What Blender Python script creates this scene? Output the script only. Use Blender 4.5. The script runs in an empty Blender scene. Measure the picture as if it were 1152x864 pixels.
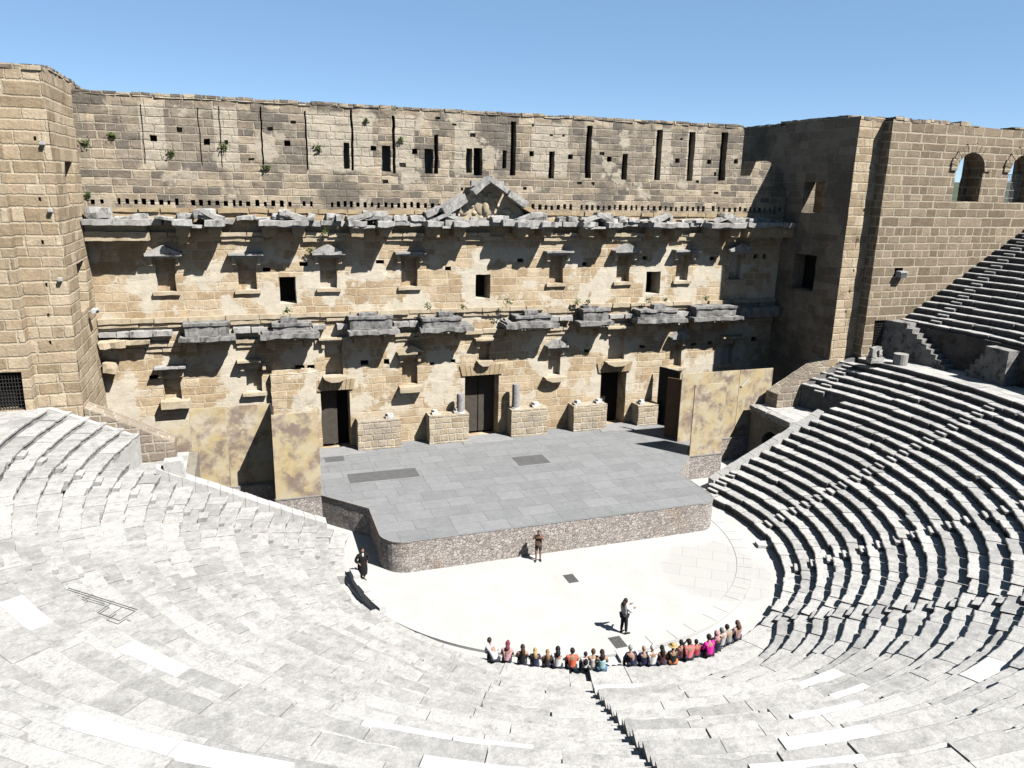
import bpy, bmesh, math, random
from math import radians as R, sin, cos, pi, sqrt, asin, atan2, floor, ceil
from mathutils import Vector, noise, Matrix
rnd = random.Random(7)
scn = bpy.context.scene
COL = scn.collection

# ---------------------------------------------------------------- helpers
class MB:
    """collects shapes (world coordinates) into one mesh"""
    def __init__(s): s.v=[]; s.f=[]; s.c=[]; s.m=[]; s.cur=(1,0,0,1); s.mi=0
    def face(s, idx): s.f.append(idx); s.c.append(s.cur); s.m.append(s.mi)
    def poly(s, pts):
        i=len(s.v); s.v+= [tuple(p) for p in pts]; s.face(list(range(i,i+len(pts))))
    def box(s, x0,x1,y0,y1,z0,z1):
        i=len(s.v)
        s.v += [(x0,y0,z0),(x1,y0,z0),(x1,y1,z0),(x0,y1,z0),(x0,y0,z1),(x1,y0,z1),(x1,y1,z1),(x0,y1,z1)]
        for q in ((0,3,2,1),(4,5,6,7),(0,1,5,4),(1,2,6,5),(2,3,7,6),(3,0,4,7)): s.face([i+a for a in q])
    def rbox(s, x0,x1,y0,y1,z0,z1, amp=.04, seg=.35, freq=1.6, seed=0, rot=0, ry=0, rx=0):
        """box of broken stone: faces subdivided and knocked about"""
        nx,ny,nz=[max(1,int(round((b-a)/seg))) for a,b in ((x0,x1),(y0,y1),(z0,z1))]
        nx,ny,nz=min(nx,24),min(ny,12),min(nz,16)
        c=Vector(((x0+x1)/2,(y0+y1)/2,(z0+z1)/2)); M=Matrix.Rotation(rot,3,'Z')@Matrix.Rotation(ry,3,'Y')@Matrix.Rotation(rx,3,'X')
        idx={}
        def vid(i,j,k):
            key=(i,j,k)
            if key not in idx:
                p=Vector((x0+(x1-x0)*i/nx, y0+(y1-y0)*j/ny, z0+(z1-z0)*k/nz))
                q=c+M@(p-c)
                e=sum((i in (0,nx), j in (0,ny), k in (0,nz)))
                n=noise.noise_vector(q*freq+Vector((seed*3.1,seed*1.7,0)))
                q=q+n*amp
                if e>=2: q=q+(c-q).normalized()*abs(noise.noise(q*4+Vector((seed,0,0))))*amp*1.6
                idx[key]=len(s.v); s.v.append(tuple(q))
            return idx[key]
        for a in range(nx):
            for b in range(ny):
                s.face([vid(a,b,0),vid(a,b+1,0),vid(a+1,b+1,0),vid(a+1,b,0)])
                s.face([vid(a,b,nz),vid(a+1,b,nz),vid(a+1,b+1,nz),vid(a,b+1,nz)])
        for a in range(nx):
            for b in range(nz):
                s.face([vid(a,0,b),vid(a+1,0,b),vid(a+1,0,b+1),vid(a,0,b+1)])
                s.face([vid(a,ny,b),vid(a,ny,b+1),vid(a+1,ny,b+1),vid(a+1,ny,b)])
        for a in range(ny):
            for b in range(nz):
                s.face([vid(0,a,b),vid(0,a,b+1),vid(0,a+1,b+1),vid(0,a+1,b)])
                s.face([vid(nx,a,b),vid(nx,a+1,b),vid(nx,a+1,b+1),vid(nx,a,b+1)])
    def prism(s, poly, y0, y1, axis='y'):
        """poly in (x,z) for axis y; (y,z) for axis x; (x,y) for axis z"""
        def P(a,b,t): return {'y':(a,t,b),'x':(t,a,b),'z':(a,b,t)}[axis]
        n=len(poly); i=len(s.v)
        s.v += [P(a,b,y0) for a,b in poly]+[P(a,b,y1) for a,b in poly]
        s.face(list(range(i,i+n))); s.face(list(range(i+2*n-1,i+n-1,-1)))
        for k in range(n):
            l=(k+1)%n; s.face([i+k,i+n+k,i+n+l,i+l])
    def tube(s, pts, radii, n=8, cap=True):
        rings=[]
        for k,(p,r) in enumerate(zip(pts,radii)):
            p=Vector(p); a=Vector(pts[max(0,k-1)]); b=Vector(pts[min(len(pts)-1,k+1)])
            d=(b-a).normalized(); u=d.orthogonal().normalized(); w=d.cross(u)
            i=len(s.v); s.v += [tuple(p+(u*cos(2*pi*t/n)+w*sin(2*pi*t/n))*r) for t in range(n)]; rings.append(i)
        for a,b in zip(rings,rings[1:]):
            for t in range(n): s.face([a+t,a+(t+1)%n,b+(t+1)%n,b+t])
        if cap: s.face([rings[0]+t for t in range(n-1,-1,-1)]); s.face([rings[-1]+t for t in range(n)])
    def ell(s, c, rx,ry,rz, M=None, n=12, m=8, keep=None):
        c=Vector(c); base=len(s.v); M=M or Matrix.Identity(3)
        loc=[]
        for j in range(m+1):
            ph=pi*j/m
            for i in range(n):
                q=Vector((rx*sin(ph)*cos(2*pi*i/n), ry*sin(ph)*sin(2*pi*i/n), rz*cos(ph))); loc.append(q); s.v.append(tuple(c+M@q))
        for j in range(m):
            for i in range(n):
                q=[j*n+i,(j+1)*n+i,(j+1)*n+(i+1)%n,j*n+(i+1)%n]
                if keep is None or keep(sum((loc[a] for a in q),Vector())/4): s.face([base+a for a in q])
    def build(s, name, mats, parent=None, smooth=False):
        me=bpy.data.meshes.new(name)
        off=Vector(parent.get('_w',(0,0,0))) if parent else Vector((0,0,0))
        me.from_pydata([tuple(Vector(p)-off) for p in s.v],[],s.f)
        if not isinstance(mats,(list,tuple)): mats=[mats]
        for m in mats: me.materials.append(m)
        me.polygons.foreach_set('material_index',[min(m,len(mats)-1) for m in s.m])
        at=me.attributes.new('tone','FLOAT_COLOR','FACE')
        at.data.foreach_set('color',[c for t in s.c for c in t])
        if smooth: me.polygons.foreach_set('use_smooth',[True]*len(me.polygons))
        bm=bmesh.new(); bm.from_mesh(me); bmesh.ops.recalc_face_normals(bm,faces=bm.faces); bm.to_mesh(me); bm.free()
        me.update()
        o=bpy.data.objects.new(name,me); COL.objects.link(o)
        if parent: o.parent=parent; o['_w']=tuple(off)
        else: o['_w']=(0,0,0)
        return o
WLOC={}
def tag(o,label,cat,group=None):
    o['label']=label; o['category']=cat
    if group: o['group']=group
    return o
def thing(name,label,cat,loc=(0,0,0),group=None):
    o=bpy.data.objects.new(name,None); COL.objects.link(o); o.location=loc; o['_w']=tuple(loc); o.empty_display_size=.3
    return tag(o,label,cat,group)
def struct(o): o['kind']='structure'; return o

ALB=.27      # colours below are written as they look; this brings them down to real reflectances
# ---------------------------------------------------------------- node materials
class NT:
    def __init__(s,name):
        s.mat=bpy.data.materials.new(name); s.mat.use_nodes=True; s.t=s.mat.node_tree; s.t.nodes.clear()
        s.out=s.t.nodes.new('ShaderNodeOutputMaterial'); s.b=s.t.nodes.new('ShaderNodeBsdfPrincipled')
        s.t.links.new(s.b.outputs[0],s.out.inputs[0]); s.b.inputs['Roughness'].default_value=.92
        s.b.inputs['Specular IOR Level'].default_value=.15
        g=s.t.nodes.new('ShaderNodeNewGeometry'); s.pos=g.outputs['Position']; s.nor=g.outputs['True Normal']
    def L(s,a,sock):
        if hasattr(a,'is_output'): s.t.links.new(a,sock)
        else:
            try: sock.default_value=a
            except Exception: sock.default_value=(a,a,a)
    def m(s,op,a,b=0,c=0):
        n=s.t.nodes.new('ShaderNodeMath'); n.operation=op
        for k,x in enumerate((a,b,c)): s.L(x,n.inputs[k])
        return n.outputs[0]
    def v(s,op,a,b=(0,0,0)):
        n=s.t.nodes.new('ShaderNodeVectorMath'); n.operation=op; s.L(a,n.inputs[0]); s.L(b,n.inputs[1]); return n.outputs[0]
    def sep(s,a):
        n=s.t.nodes.new('ShaderNodeSeparateXYZ'); s.L(a,n.inputs[0]); return n.outputs
    def comb(s,x,y,z):
        n=s.t.nodes.new('ShaderNodeCombineXYZ')
        for k,q in enumerate((x,y,z)): s.L(q,n.inputs[k])
        return n.outputs[0]
    def noise(s,vec,scale,detail=4,rough=.6,off=0):
        n=s.t.nodes.new('ShaderNodeTexNoise'); n.inputs['Scale'].default_value=scale; n.inputs['Detail'].default_value=detail; n.inputs['Roughness'].default_value=rough
        s.L(s.v('ADD',vec,(off,off*1.7,off*.3)) if off else vec,n.inputs['Vector']); return n.outputs['Fac']
    def white(s,vec):
        n=s.t.nodes.new('ShaderNodeTexWhiteNoise'); n.noise_dimensions='3D'; s.L(vec,n.inputs['Vector']); return n.outputs['Value']
    def mix(s,f,a,b,mode='MIX'):
        n=s.t.nodes.new('ShaderNodeMix'); n.data_type='RGBA'; n.blend_type=mode; n.clamp_factor=True
        s.L(f,n.inputs[0])
        for q,k in ((a,6),(b,7)):
            if isinstance(q,tuple): q=(*q[:3],1)
            s.L(q,n.inputs[k])
        return n.outputs[2]
    def fmix(s,f,a,b):
        return s.m('ADD',s.m('MULTIPLY',a,s.m('SUBTRACT',1,f)),s.m('MULTIPLY',b,f))
    def step(s,x,a,b,lo=0,hi=1):
        n=s.t.nodes.new('ShaderNodeMapRange'); n.interpolation_type='SMOOTHSTEP'; s.L(x,n.inputs[0])
        for k,q in ((1,a),(2,b),(3,lo),(4,hi)): s.L(q,n.inputs[k])
        return n.outputs[0]
    def scale(s,col,f):
        return s.mix(1,col,s.comb(f,f,f),'MULTIPLY')
    def attr(s,name):
        n=s.t.nodes.new('ShaderNodeAttribute'); n.attribute_name=name; return n
    def bump(s,h,strength=.5,dist=.05):
        n=s.t.nodes.new('ShaderNodeBump'); n.inputs['Strength'].default_value=strength; n.inputs['Distance'].default_value=dist
        s.L(h,n.inputs['Height']); s.t.links.new(n.outputs[0],s.b.inputs['Normal'])
    def done(s,col):
        if isinstance(col,tuple): s.b.inputs['Base Color'].default_value=(*[q*ALB for q in col[:3]],1)
        else: s.t.links.new(s.scale(col,ALB),s.b.inputs['Base Color'])
        return s.mat

def masonry(name,h=.63,wmin=.8,wmax=1.6,cols=((.42,.33,.21),(.52,.42,.28),(.58,.48,.34)),mort=(.66,.58,.45),mw=.09,
            stain=None,plaster=None,seed=0.,warp=.14,bump=.7,bays=False):
    n=NT(name); x,y,z=n.sep(n.pos); nx,ny,nz=n.sep(n.nor)
    ax,ay,az=[n.m('ABSOLUTE',q) for q in (nx,ny,nz)]
    isx=n.m('GREATER_THAN',ax,ay); top=n.m('GREATER_THAN',az,.75)
    u=n.fmix(n.m('MULTIPLY',isx,n.m('SUBTRACT',1,top)),x,y); v=n.fmix(top,z,y)
    w1=n.noise(n.pos,1.1,3,.6,seed+3.); w2=n.noise(n.pos,1.1,3,.6,seed+41.); fine=n.noise(n.pos,7.,4,.65,seed)
    u=n.m('ADD',u,n.m('MULTIPLY',n.m('SUBTRACT',w1,.5),warp*1.6)); v=n.m('ADD',v,n.m('MULTIPLY',n.m('SUBTRACT',w2,.5),warp))
    v1=n.m('ADD',n.m('DIVIDE',v,h),n.m('MULTIPLY',n.m('SINE',n.m('MULTIPLY',v,1.9)),.17))
    row=n.m('FLOOR',v1); fv=n.m('SUBTRACT',v1,row)
    rr=n.white(n.comb(row,seed,3.7)); rw=n.m('ADD',wmin,n.m('MULTIPLY',rr,wmax-wmin))
    uu=n.m('ADD',n.m('DIVIDE',u,rw),n.m('MULTIPLY',rr,37.3))
    uu=n.m('ADD',uu,n.m('MULTIPLY',n.m('SINE',n.m('ADD',n.m('MULTIPLY',u,1.5),n.m('MULTIPLY',row,2.1))),.22))
    idn=n.m('FLOOR',uu); fu=n.m('SUBTRACT',uu,idn)
    br=n.white(n.comb(idn,row,seed)); br2=n.white(n.comb(row,idn,seed+5.))
    du=n.m('MULTIPLY',n.m('MINIMUM',fu,n.m('SUBTRACT',1,fu)),rw); dv=n.m('MULTIPLY',n.m('MINIMUM',fv,n.m('SUBTRACT',1,fv)),h)
    d=n.m('ADD',n.m('MINIMUM',du,dv),n.m('MULTIPLY',n.m('SUBTRACT',fine,.5),.09))
    mm=n.step(d,mw*.25,mw)
    c=n.mix(n.step(br,.0,.55),cols[0],cols[1]); c=n.mix(n.step(br,.5,1.),c,cols[2])
    med=n.noise(n.pos,2.2,5,.7,seed+9.)
    c=n.scale(c,n.m('ADD',.2,n.m('MULTIPLY',n.m('ADD',med,fine),.8)))
    c=n.mix(n.m('SUBTRACT',1,mm),c,n.scale(mort,n.m('ADD',.7,n.m('MULTIPLY',fine,.6))))
    big=n.noise(n.pos,.35,5,.62,seed+21.)
    if stain:
        sc,amt,lo,hi=stain
        c=n.mix(n.m('MULTIPLY',n.step(n.m('ADD',big,n.m('MULTIPLY',n.m('SUBTRACT',br2,.5),.12)),lo,hi),amt),c,n.scale(sc,n.m('ADD',.5,fine)))
    if bays:     # filled-in panels between the mast slots
        bid=n.m('FLOOR',n.m('DIVIDE',n.m('SUBTRACT',x,1.55),1.4)); bw=n.white(n.comb(bid,4.,8.))
        pz=n.m('MULTIPLY',n.step(z,20.8,21.1),n.step(z,24.75,24.5))
        c=n.mix(n.m('MULTIPLY',n.m('MULTIPLY',n.step(bw,.5,.54),pz),.9),c,n.scale((.62,.55,.44),n.m('ADD',.5,n.m('MULTIPLY',n.m('ADD',med,fine),.5))))
        c=n.mix(n.m('MULTIPLY',n.m('MULTIPLY',n.step(bw,.34,.3),pz),.42),c,n.scale((.22,.2,.175),n.m('ADD',.5,med)))
    if plaster:
        pc,lo,hi,z0,z1=plaster
        pn=n.noise(n.pos,.42,6,.6,seed+77.)
        zf=n.m('MULTIPLY',n.step(z,z0,z0+1.2),n.step(z,z1,z1-1.5))
        pm=n.m('MULTIPLY',n.step(pn,lo,hi),zf)
        c=n.mix(pm,c,n.scale(pc,n.m('ADD',.72,n.m('MULTIPLY',med,.5))))
        mm=n.m('MAXIMUM',mm,pm)
    n.bump(n.m('ADD',n.m('ADD',n.m('MULTIPLY',mm,.6),n.m('MULTIPLY',br2,.5)),n.m('MULTIPLY',n.m('ADD',fine,med),.5)),bump,.07)
    return n.done(c)

def stone(name,c1,c2,scale=1.5,lich=None,bump=.5,seed=0.,speck=.35,streak=1.):
    n=NT(name)
    if streak<1: n.pos=n.v('MULTIPLY',n.pos,(1.1,1.1,streak))
    a=n.noise(n.pos,scale,6,.65,seed); f=n.noise(n.pos,scale*6,5,.7,seed+5.)
    c=n.mix(n.step(a,.3,.7),c1,c2); c=n.scale(c,n.m('ADD',1-speck,n.m('MULTIPLY',f,2*speck)))
    if lich: c=n.mix(n.m('MULTIPLY',n.step(n.noise(n.pos,scale*1.7,6,.7,seed+30.),lich[1],lich[2]),lich[3] if len(lich)>3 else .9),c,lich[0])
    n.bump(n.m('ADD',a,n.m('MULTIPLY',f,.5)),bump,.05)
    return n.done(c)

M={}
M['facade']=masonry('facade_ashlar',.63,.9,1.6,((.54,.4,.245),(.655,.51,.335),(.75,.62,.44)),(.76,.65,.49),.05,
     stain=((.42,.31,.19),.6,.53,.7),plaster=((.83,.75,.61),.49,.54,3.5,16.8),seed=1.,warp=.24,bump=.5)
M['attic']=masonry('weathered_ashlar',.52,.55,1.35,((.21,.18,.15),(.43,.35,.255),(.62,.52,.385)),(.66,.58,.45),.055,
     stain=((.2,.175,.145),.85,.5,.64),plaster=((.6,.53,.42),.56,.61,18,26),seed=2.,bump=.9,bays=True)
M['tower']=masonry('tower_ashlar',.62,.6,1.9,((.42,.325,.21),(.57,.45,.31),(.7,.58,.415)),(.68,.585,.435),.065,
     stain=((.35,.24,.14),.5,.52,.75),seed=3.,bump=.9)
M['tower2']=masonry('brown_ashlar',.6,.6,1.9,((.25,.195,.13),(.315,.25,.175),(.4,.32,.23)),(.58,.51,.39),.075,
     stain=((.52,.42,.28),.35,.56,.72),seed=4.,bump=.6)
M['tower_shade']=masonry('shaded_ashlar',.62,.7,1.6,((.3,.245,.18),(.38,.31,.23),(.44,.365,.275)),(.5,.42,.33),.05,
     stain=((.2,.17,.135),.75,.46,.62),seed=5.,warp=.2)  # tower ashlar darkened for the inner face that lies in shade
def rubble_mat():
    n=NT('rubble_facing'); w=n.noise(n.pos,3.,3,.6); p=n.v('ADD',n.pos,n.comb(n.m('MULTIPLY',w,.12),n.m('MULTIPLY',w,.1),n.m('MULTIPLY',w,.1)))
    p=n.v('MULTIPLY',p,(1.,1.,1.35))
    v=n.t.nodes.new('ShaderNodeTexVoronoi'); v.feature='DISTANCE_TO_EDGE'; v.inputs['Scale'].default_value=5.4; n.L(p,v.inputs['Vector'])
    v2=n.t.nodes.new('ShaderNodeTexVoronoi'); v2.inputs['Scale'].default_value=5.4; n.L(p,v2.inputs['Vector'])
    r=n.sep(v2.outputs['Color'])[0]; f=n.noise(n.pos,9.,5,.7,3.); m=n.step(v.outputs['Distance'],.015,.07)
    c=n.mix(n.step(r,0.,.5),(.42,.37,.345),(.58,.53,.495)); c=n.mix(n.step(r,.5,1.),c,(.72,.66,.61))
    c=n.scale(c,n.m('ADD',.55,n.m('MULTIPLY',f,.9)))
    c=n.mix(n.m('MULTIPLY',n.step(n.noise(n.pos,.6,4,.6,5.),.55,.7),.5),c,(.5,.38,.26))
    c=n.mix(n.m('SUBTRACT',1,m),c,n.scale((.34,.31,.29),n.m('ADD',.5,f)))
    n.bump(n.m('ADD',m,n.m('MULTIPLY',f,.5)),.8,.06)
    return n.done(c)
M['rubble']=rubble_mat()
M['ramp']=masonry('old_brown_blocks',.5,.6,1.1,((.36,.29,.22),(.46,.38,.29),(.54,.46,.36)),(.66,.6,.5),.08,stain=((.3,.25,.2),.6,.48,.65),seed=8.)
M['cream']=stone('cream_stone',(.72,.62,.47),(.58,.47,.32),1.1,((.36,.3,.22),.58,.7,.6),seed=2.)
M['bracket']=stone('ochre_stone',(.6,.48,.31),(.48,.36,.22),1.3,((.32,.25,.18),.55,.7,.7),seed=12.)
M['grey']=stone('weathered_marble',(.62,.605,.58),(.44,.43,.41),1.2,((.13,.128,.125),.5,.68,.85),seed=3.,bump=.9,streak=.6)
M['dgrey']=stone('blackened_marble',(.44,.43,.415),(.28,.275,.27),1.3,((.075,.073,.07),.46,.66,.85),seed=4.,bump=.9,streak=.5)
M['marble']=stone('white_marble',(.8,.79,.76),(.66,.65,.62),1.4,((.45,.44,.42),.6,.72,.6),seed=5.,bump=.4)
M['ped']=masonry('pedestal_blocks',.48,.5,1.,((.5,.4,.27),(.6,.5,.36),(.66,.57,.44)),(.74,.68,.57),.06,stain=((.42,.37,.31),.6,.5,.66),seed=9.,bump=.8)
M['dark']=stone('opening_shade_black',(.03,.027,.024),(.02,.018,.016),1.)  # near black painted as the shade inside doors, windows and holes
M['iron']=stone('black_iron',(.03,.03,.032),(.045,.043,.04),6.,bump=.1)
M['shutter']=stone('slate_board',(.1,.125,.12),(.14,.165,.155),3.,bump=.2)
M['door']=stone('dark_timber',(.085,.075,.065),(.12,.105,.085),3.,bump=.3)
M['rust']=stone('brown_boards',(.2,.12,.07),(.27,.165,.095),2.,bump=.3)
M['black_board']=stone('black_boards',(.03,.03,.03),(.045,.042,.04),2.,bump=.2)
M['lamp_grey']=stone('lamp_housing',(.5,.51,.52),(.6,.6,.6),4.,bump=.1)
M['lamp_white']=stone('white_housing',(.75,.75,.74),(.65,.65,.64),4.,bump=.1)
M['grate']=stone('grey_grating',(.16,.16,.16),(.24,.24,.235),14.,bump=.9)
M['earth']=stone('dry_ground',(.3,.26,.18),(.2,.2,.12),.05)

def seat_material():
    n=NT('seat_limestone'); a=n.attr('tone'); sp=n.t.nodes.new('ShaderNodeSeparateColor'); n.L(a.outputs['Color'],sp.inputs[0])
    tone,shade,wh=sp.outputs
    big=n.noise(n.pos,.22,4,.6,1.); med=n.noise(n.pos,2.1,7,.72,2.); fine=n.noise(n.pos,11.,5,.75,3.)
    f=n.m('ADD',n.m('ADD',n.m('MULTIPLY',tone,.42),n.m('MULTIPLY',n.m('SUBTRACT',med,.5),1.5)),n.m('MULTIPLY',n.m('SUBTRACT',big,.5),.9))
    c=n.mix(n.step(f,-.2,.5),(.42,.415,.405),(.67,.66,.64))
    c=n.mix(n.m('MULTIPLY',n.step(n.noise(n.pos,3.4,8,.78,8.),.53,.6),n.step(med,.62,.4,0,.6)),c,(.3,.298,.295))
    c=n.mix(n.m('MULTIPLY',n.step(n.noise(n.pos,17.,3,.6,18.),.56,.66),.35),c,(.36,.355,.345))
    c=n.scale(c,n.m('ADD',.62,n.m('MULTIPLY',fine,.76)))
    c=n.mix(n.m('MULTIPLY',shade,n.step(n.m('ADD',med,n.m('MULTIPLY',fine,.4)),.3,.8,1.,.75)),c,(.055,.054,.053))  # shade of risers and block ends mixed into the colour
    c=n.mix(wh,c,n.scale((.78,.775,.76),n.m('ADD',.88,n.m('MULTIPLY',n.m('ADD',med,fine),.12))))
    n.bump(n.m('ADD',n.m('MULTIPLY',med,1.2),n.m('MULTIPLY',fine,.5)),n.fmix(wh,.75,.1) if False else .6,.05)
    return n.done(c)
M['seat']=seat_material()

def floor_orchestra():
    n=NT('orchestra_paving'); x,y,z=n.sep(n.pos)
    med=n.noise(n.pos,.5,5,.6); fine=n.noise(n.pos,5.,5,.7,4.)
    c=n.mix(n.step(med,.35,.7),(.67,.665,.65),(.62,.612,.595))
    b0=n.t.nodes.new('ShaderNodeTexBrick'); b0.inputs['Scale'].default_value=1; b0.inputs['Brick Width'].default_value=2.3; b0.inputs['Row Height'].default_value=1.5; b0.inputs['Mortar Size'].default_value=.012; n.L(n.v('ADD',n.pos,n.comb(n.m('MULTIPLY',med,.4),0.,0.)),b0.inputs['Vector'])
    c=n.mix(n.m('MULTIPLY',b0.outputs['Fac'],n.step(n.noise(n.pos,.3,4,.6,6.),.42,.6,0,.4)),c,(.45,.44,.42))
    c=n.mix(n.m('MULTIPLY',n.step(n.noise(n.pos,1.1,7,.72,60.),.55,.7),.35),c,(.55,.53,.5))
    # worn grey flagstones near the right edge
    d=n.v('LENGTH',n.v('SUBTRACT',n.pos,(23.4,32.2,0)))
    ln=n.t.nodes.new('ShaderNodeVectorMath'); ln.operation='LENGTH'; n.L(n.v('SUBTRACT',n.pos,(23.6,32.6,0)),ln.inputs[0])
    w=n.m('ADD',ln.outputs['Value'],n.m('MULTIPLY',n.m('SUBTRACT',med,.5),3.5))
    br=n.t.nodes.new('ShaderNodeTexBrick'); br.inputs['Scale'].default_value=1; br.inputs['Brick Width'].default_value=1.7; br.inputs['Row Height'].default_value=1.15
    br.inputs['Mortar Size'].default_value=.022; br.inputs['Color1'].default_value=(.58,.572,.555,1); br.inputs['Color2'].default_value=(.61,.6,.58,1); br.inputs['Mortar'].default_value=(.49,.48,.465,1)
    rot=n.t.nodes.new('ShaderNodeMapping'); rot.inputs['Rotation'].default_value=(0,0,.6); n.L(n.pos,rot.inputs[0]); n.t.links.new(rot.outputs[0],br.inputs['Vector'])
    c=n.mix(n.step(w,3.4,3.0),c,br.outputs['Color'])
    c=n.scale(c,n.m('ADD',.93,n.m('MULTIPLY',fine,.14)))
    n.bump(fine,.15,.02)
    return n.done(c)
M['orch']=floor_orchestra()
def stage_floor():
    n=NT('stage_paving')
    br=n.t.nodes.new('ShaderNodeTexBrick'); br.inputs['Scale'].default_value=1; br.inputs['Brick Width'].default_value=2.1; br.inputs['Row Height'].default_value=1.25
    br.inputs['Mortar Size'].default_value=.02; br.offset=.37; br.squash=.75; br.squash_frequency=3
    br.inputs['Color1'].default_value=(0,0,0,1); br.inputs['Color2'].default_value=(1,1,1,1); br.inputs['Mortar'].default_value=(.5,.5,.5,1)
    n.L(n.v('ADD',n.pos,(.3,.2,0)),br.inputs['Vector'])
    a=n.noise(n.pos,.5,5,.65); f=n.noise(n.pos,3.5,6,.7,3.)
    t=n.m('ADD',n.m('MULTIPLY',n.sep(br.outputs['Color'])[0],.35),n.m('MULTIPLY',a,.9))
    c=n.mix(n.step(t,.15,.95),(.262,.27,.278),(.35,.358,.368))
    c=n.scale(c,n.m('ADD',.72,n.m('MULTIPLY',f,.55)))
    c=n.mix(n.m('MULTIPLY',n.step(n.noise(n.pos,1.3,6,.75,9.),.6,.72),.45),c,(.5,.5,.5))
    c=n.mix(n.m('MULTIPLY',br.outputs['Fac'],.6),c,(.15,.15,.15))
    n.bump(n.m('SUBTRACT',f,br.outputs['Fac']),.2,.02)
    return n.done(c)
M['stage']=stage_floor()
def screen_mat(name,seed):
    n=NT(name); a=n.noise(n.pos,.75,5,.62,seed); b=n.noise(n.pos,.6,5,.6,seed+13.); f=n.noise(n.pos,4.,6,.75,seed+7.)
    w=n.noise(n.v('ADD',n.pos,n.comb(b,f,b)),.9,6,.65,seed+29.)
    c=n.mix(n.step(a,.36,.64),(.6,.48,.27),(.62,.54,.38))
    c=n.mix(n.m('MULTIPLY',n.step(b,.52,.64),.6),c,(.7,.64,.54))
    c=n.mix(n.m('MULTIPLY',n.step(w,.44,.64),.9),c,(.27,.2,.175))
    c=n.mix(n.m('MULTIPLY',n.step(n.noise(n.pos,1.7,7,.75,seed+50.),.58,.66),.45),c,(.42,.36,.22))
    c=n.scale(c,n.m('ADD',.98,n.m('MULTIPLY',f,.34)))
    n.b.inputs['Roughness'].default_value=.7
    return n.done(c)
def plain(name,c,r=.8,var=.15):
    n=NT(name); f=n.noise(n.pos,14.,3,.6); n.b.inputs['Roughness'].default_value=r
    return n.done(n.scale(c,n.m('ADD',1-var,n.m('MULTIPLY',f,2*var))))
def leaf_mat():
    n=NT('leaves'); f=n.noise(n.pos,9.,2,.5); return n.done(n.mix(f,(.05,.1,.02),(.16,.2,.05)))
M['leaf']=leaf_mat()

# ---------------------------------------------------------------- key dimensions (metres; camera stands above x=0,y=0)
CX,CY=16.6,38.1            # centre of the seating arcs
YW=53.4                    # face of the stage wall
AX=16.45                   # axis of the stage building
TX=25.35                   # half distance between the two side towers
def arc(Rr,th,z): t=R(th); return (CX+Rr*cos(t),CY+Rr*sin(t),z)

# ---------------------------------------------------------------- ground, orchestra
b=MB(); b.poly([(-6000,-6000,-.6),(6000,-6000,-.6),(6000,6000,-.6),(-6000,6000,-.6)]); struct(b.build('ground',M['earth']))
b=MB()
for i in range(90):   # far hills seen through the arched windows
    pass
N=120
pts=[]
for i in range(N+1):
    a=R(8+i*75/N); hgt=20+26*noise.fractal(Vector((i*.09,3.3,0)),1,2,4)+14
    pts.append((a,max(8,hgt)))
for (a,h),(a2,h2) in zip(pts,pts[1:]):
    for r0,r1,f0,f1 in ((900,1300,0,1),(1300,2200,1,1.6),(2200,3000,1.6,0)):
        b.poly([(r0*sin(a),r0*cos(a),-1+f0*h),(r0*sin(a2),r0*cos(a2),-1+f0*h2),(r1*sin(a2),r1*cos(a2),-1+f1*h2),(r1*sin(a),r1*cos(a),-1+f1*h)])
struct(b.build('hills',stone('wooded_hills',(.06,.09,.05),(.1,.12,.08),.02)))

DX,DY,DR=15.9,39.1,12.0
b=MB()
n=96; ring=[(DX+DR*cos(2*pi*i/n),DY+DR*sin(2*pi*i/n)) for i in range(n)]
# orchestra: the disc plus the paved way on to both side entrances
out=[]
for i in range(n+1):
    a=R(-180-18+ (216)*i/n); out.append((DX+DR*cos(a),DY+DR*sin(a)))
floor_poly=out+[(38.5,42.9),(38.5,53.0),(-5.6,53.0),(-5.6,42.9)]
b.poly([(x,y,0) for x,y in floor_poly])
for (x,y),(x2,y2) in zip(out,out[1:]): b.poly([(x,y,0),(x2,y2,0),(x2,y2,-.2),(x,y,-.2)])
struct(b.build('orchestra_floor',M['orch']))
b=MB(); t=-86.
while t<6:
    e=min(6,t+rnd.uniform(5,9)); b.cur=(.8,0,.5,1); i=len(b.v)
    for k in range(5):
        a=R(t+.06+(e-t-.12)*k/4)
        for r_,z_ in ((11.15,0.),(11.15,.025),(11.97,.025)): b.v.append((DX+r_*cos(a),DY+r_*sin(a),z_))
    for k in range(4):
        for q in (0,1): b.face([i+k*3+q,i+k*3+q+1,i+k*3+q+4,i+k*3+q+3])
    t=e
struct(b.build('floor_rim',M['orch']))
b=MB(); b.poly([(CX+15*cos(2*pi*i/n),CY+15*sin(2*pi*i/n),-.14) for i in range(n)]); struct(b.build('passage',M['orch']))

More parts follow.
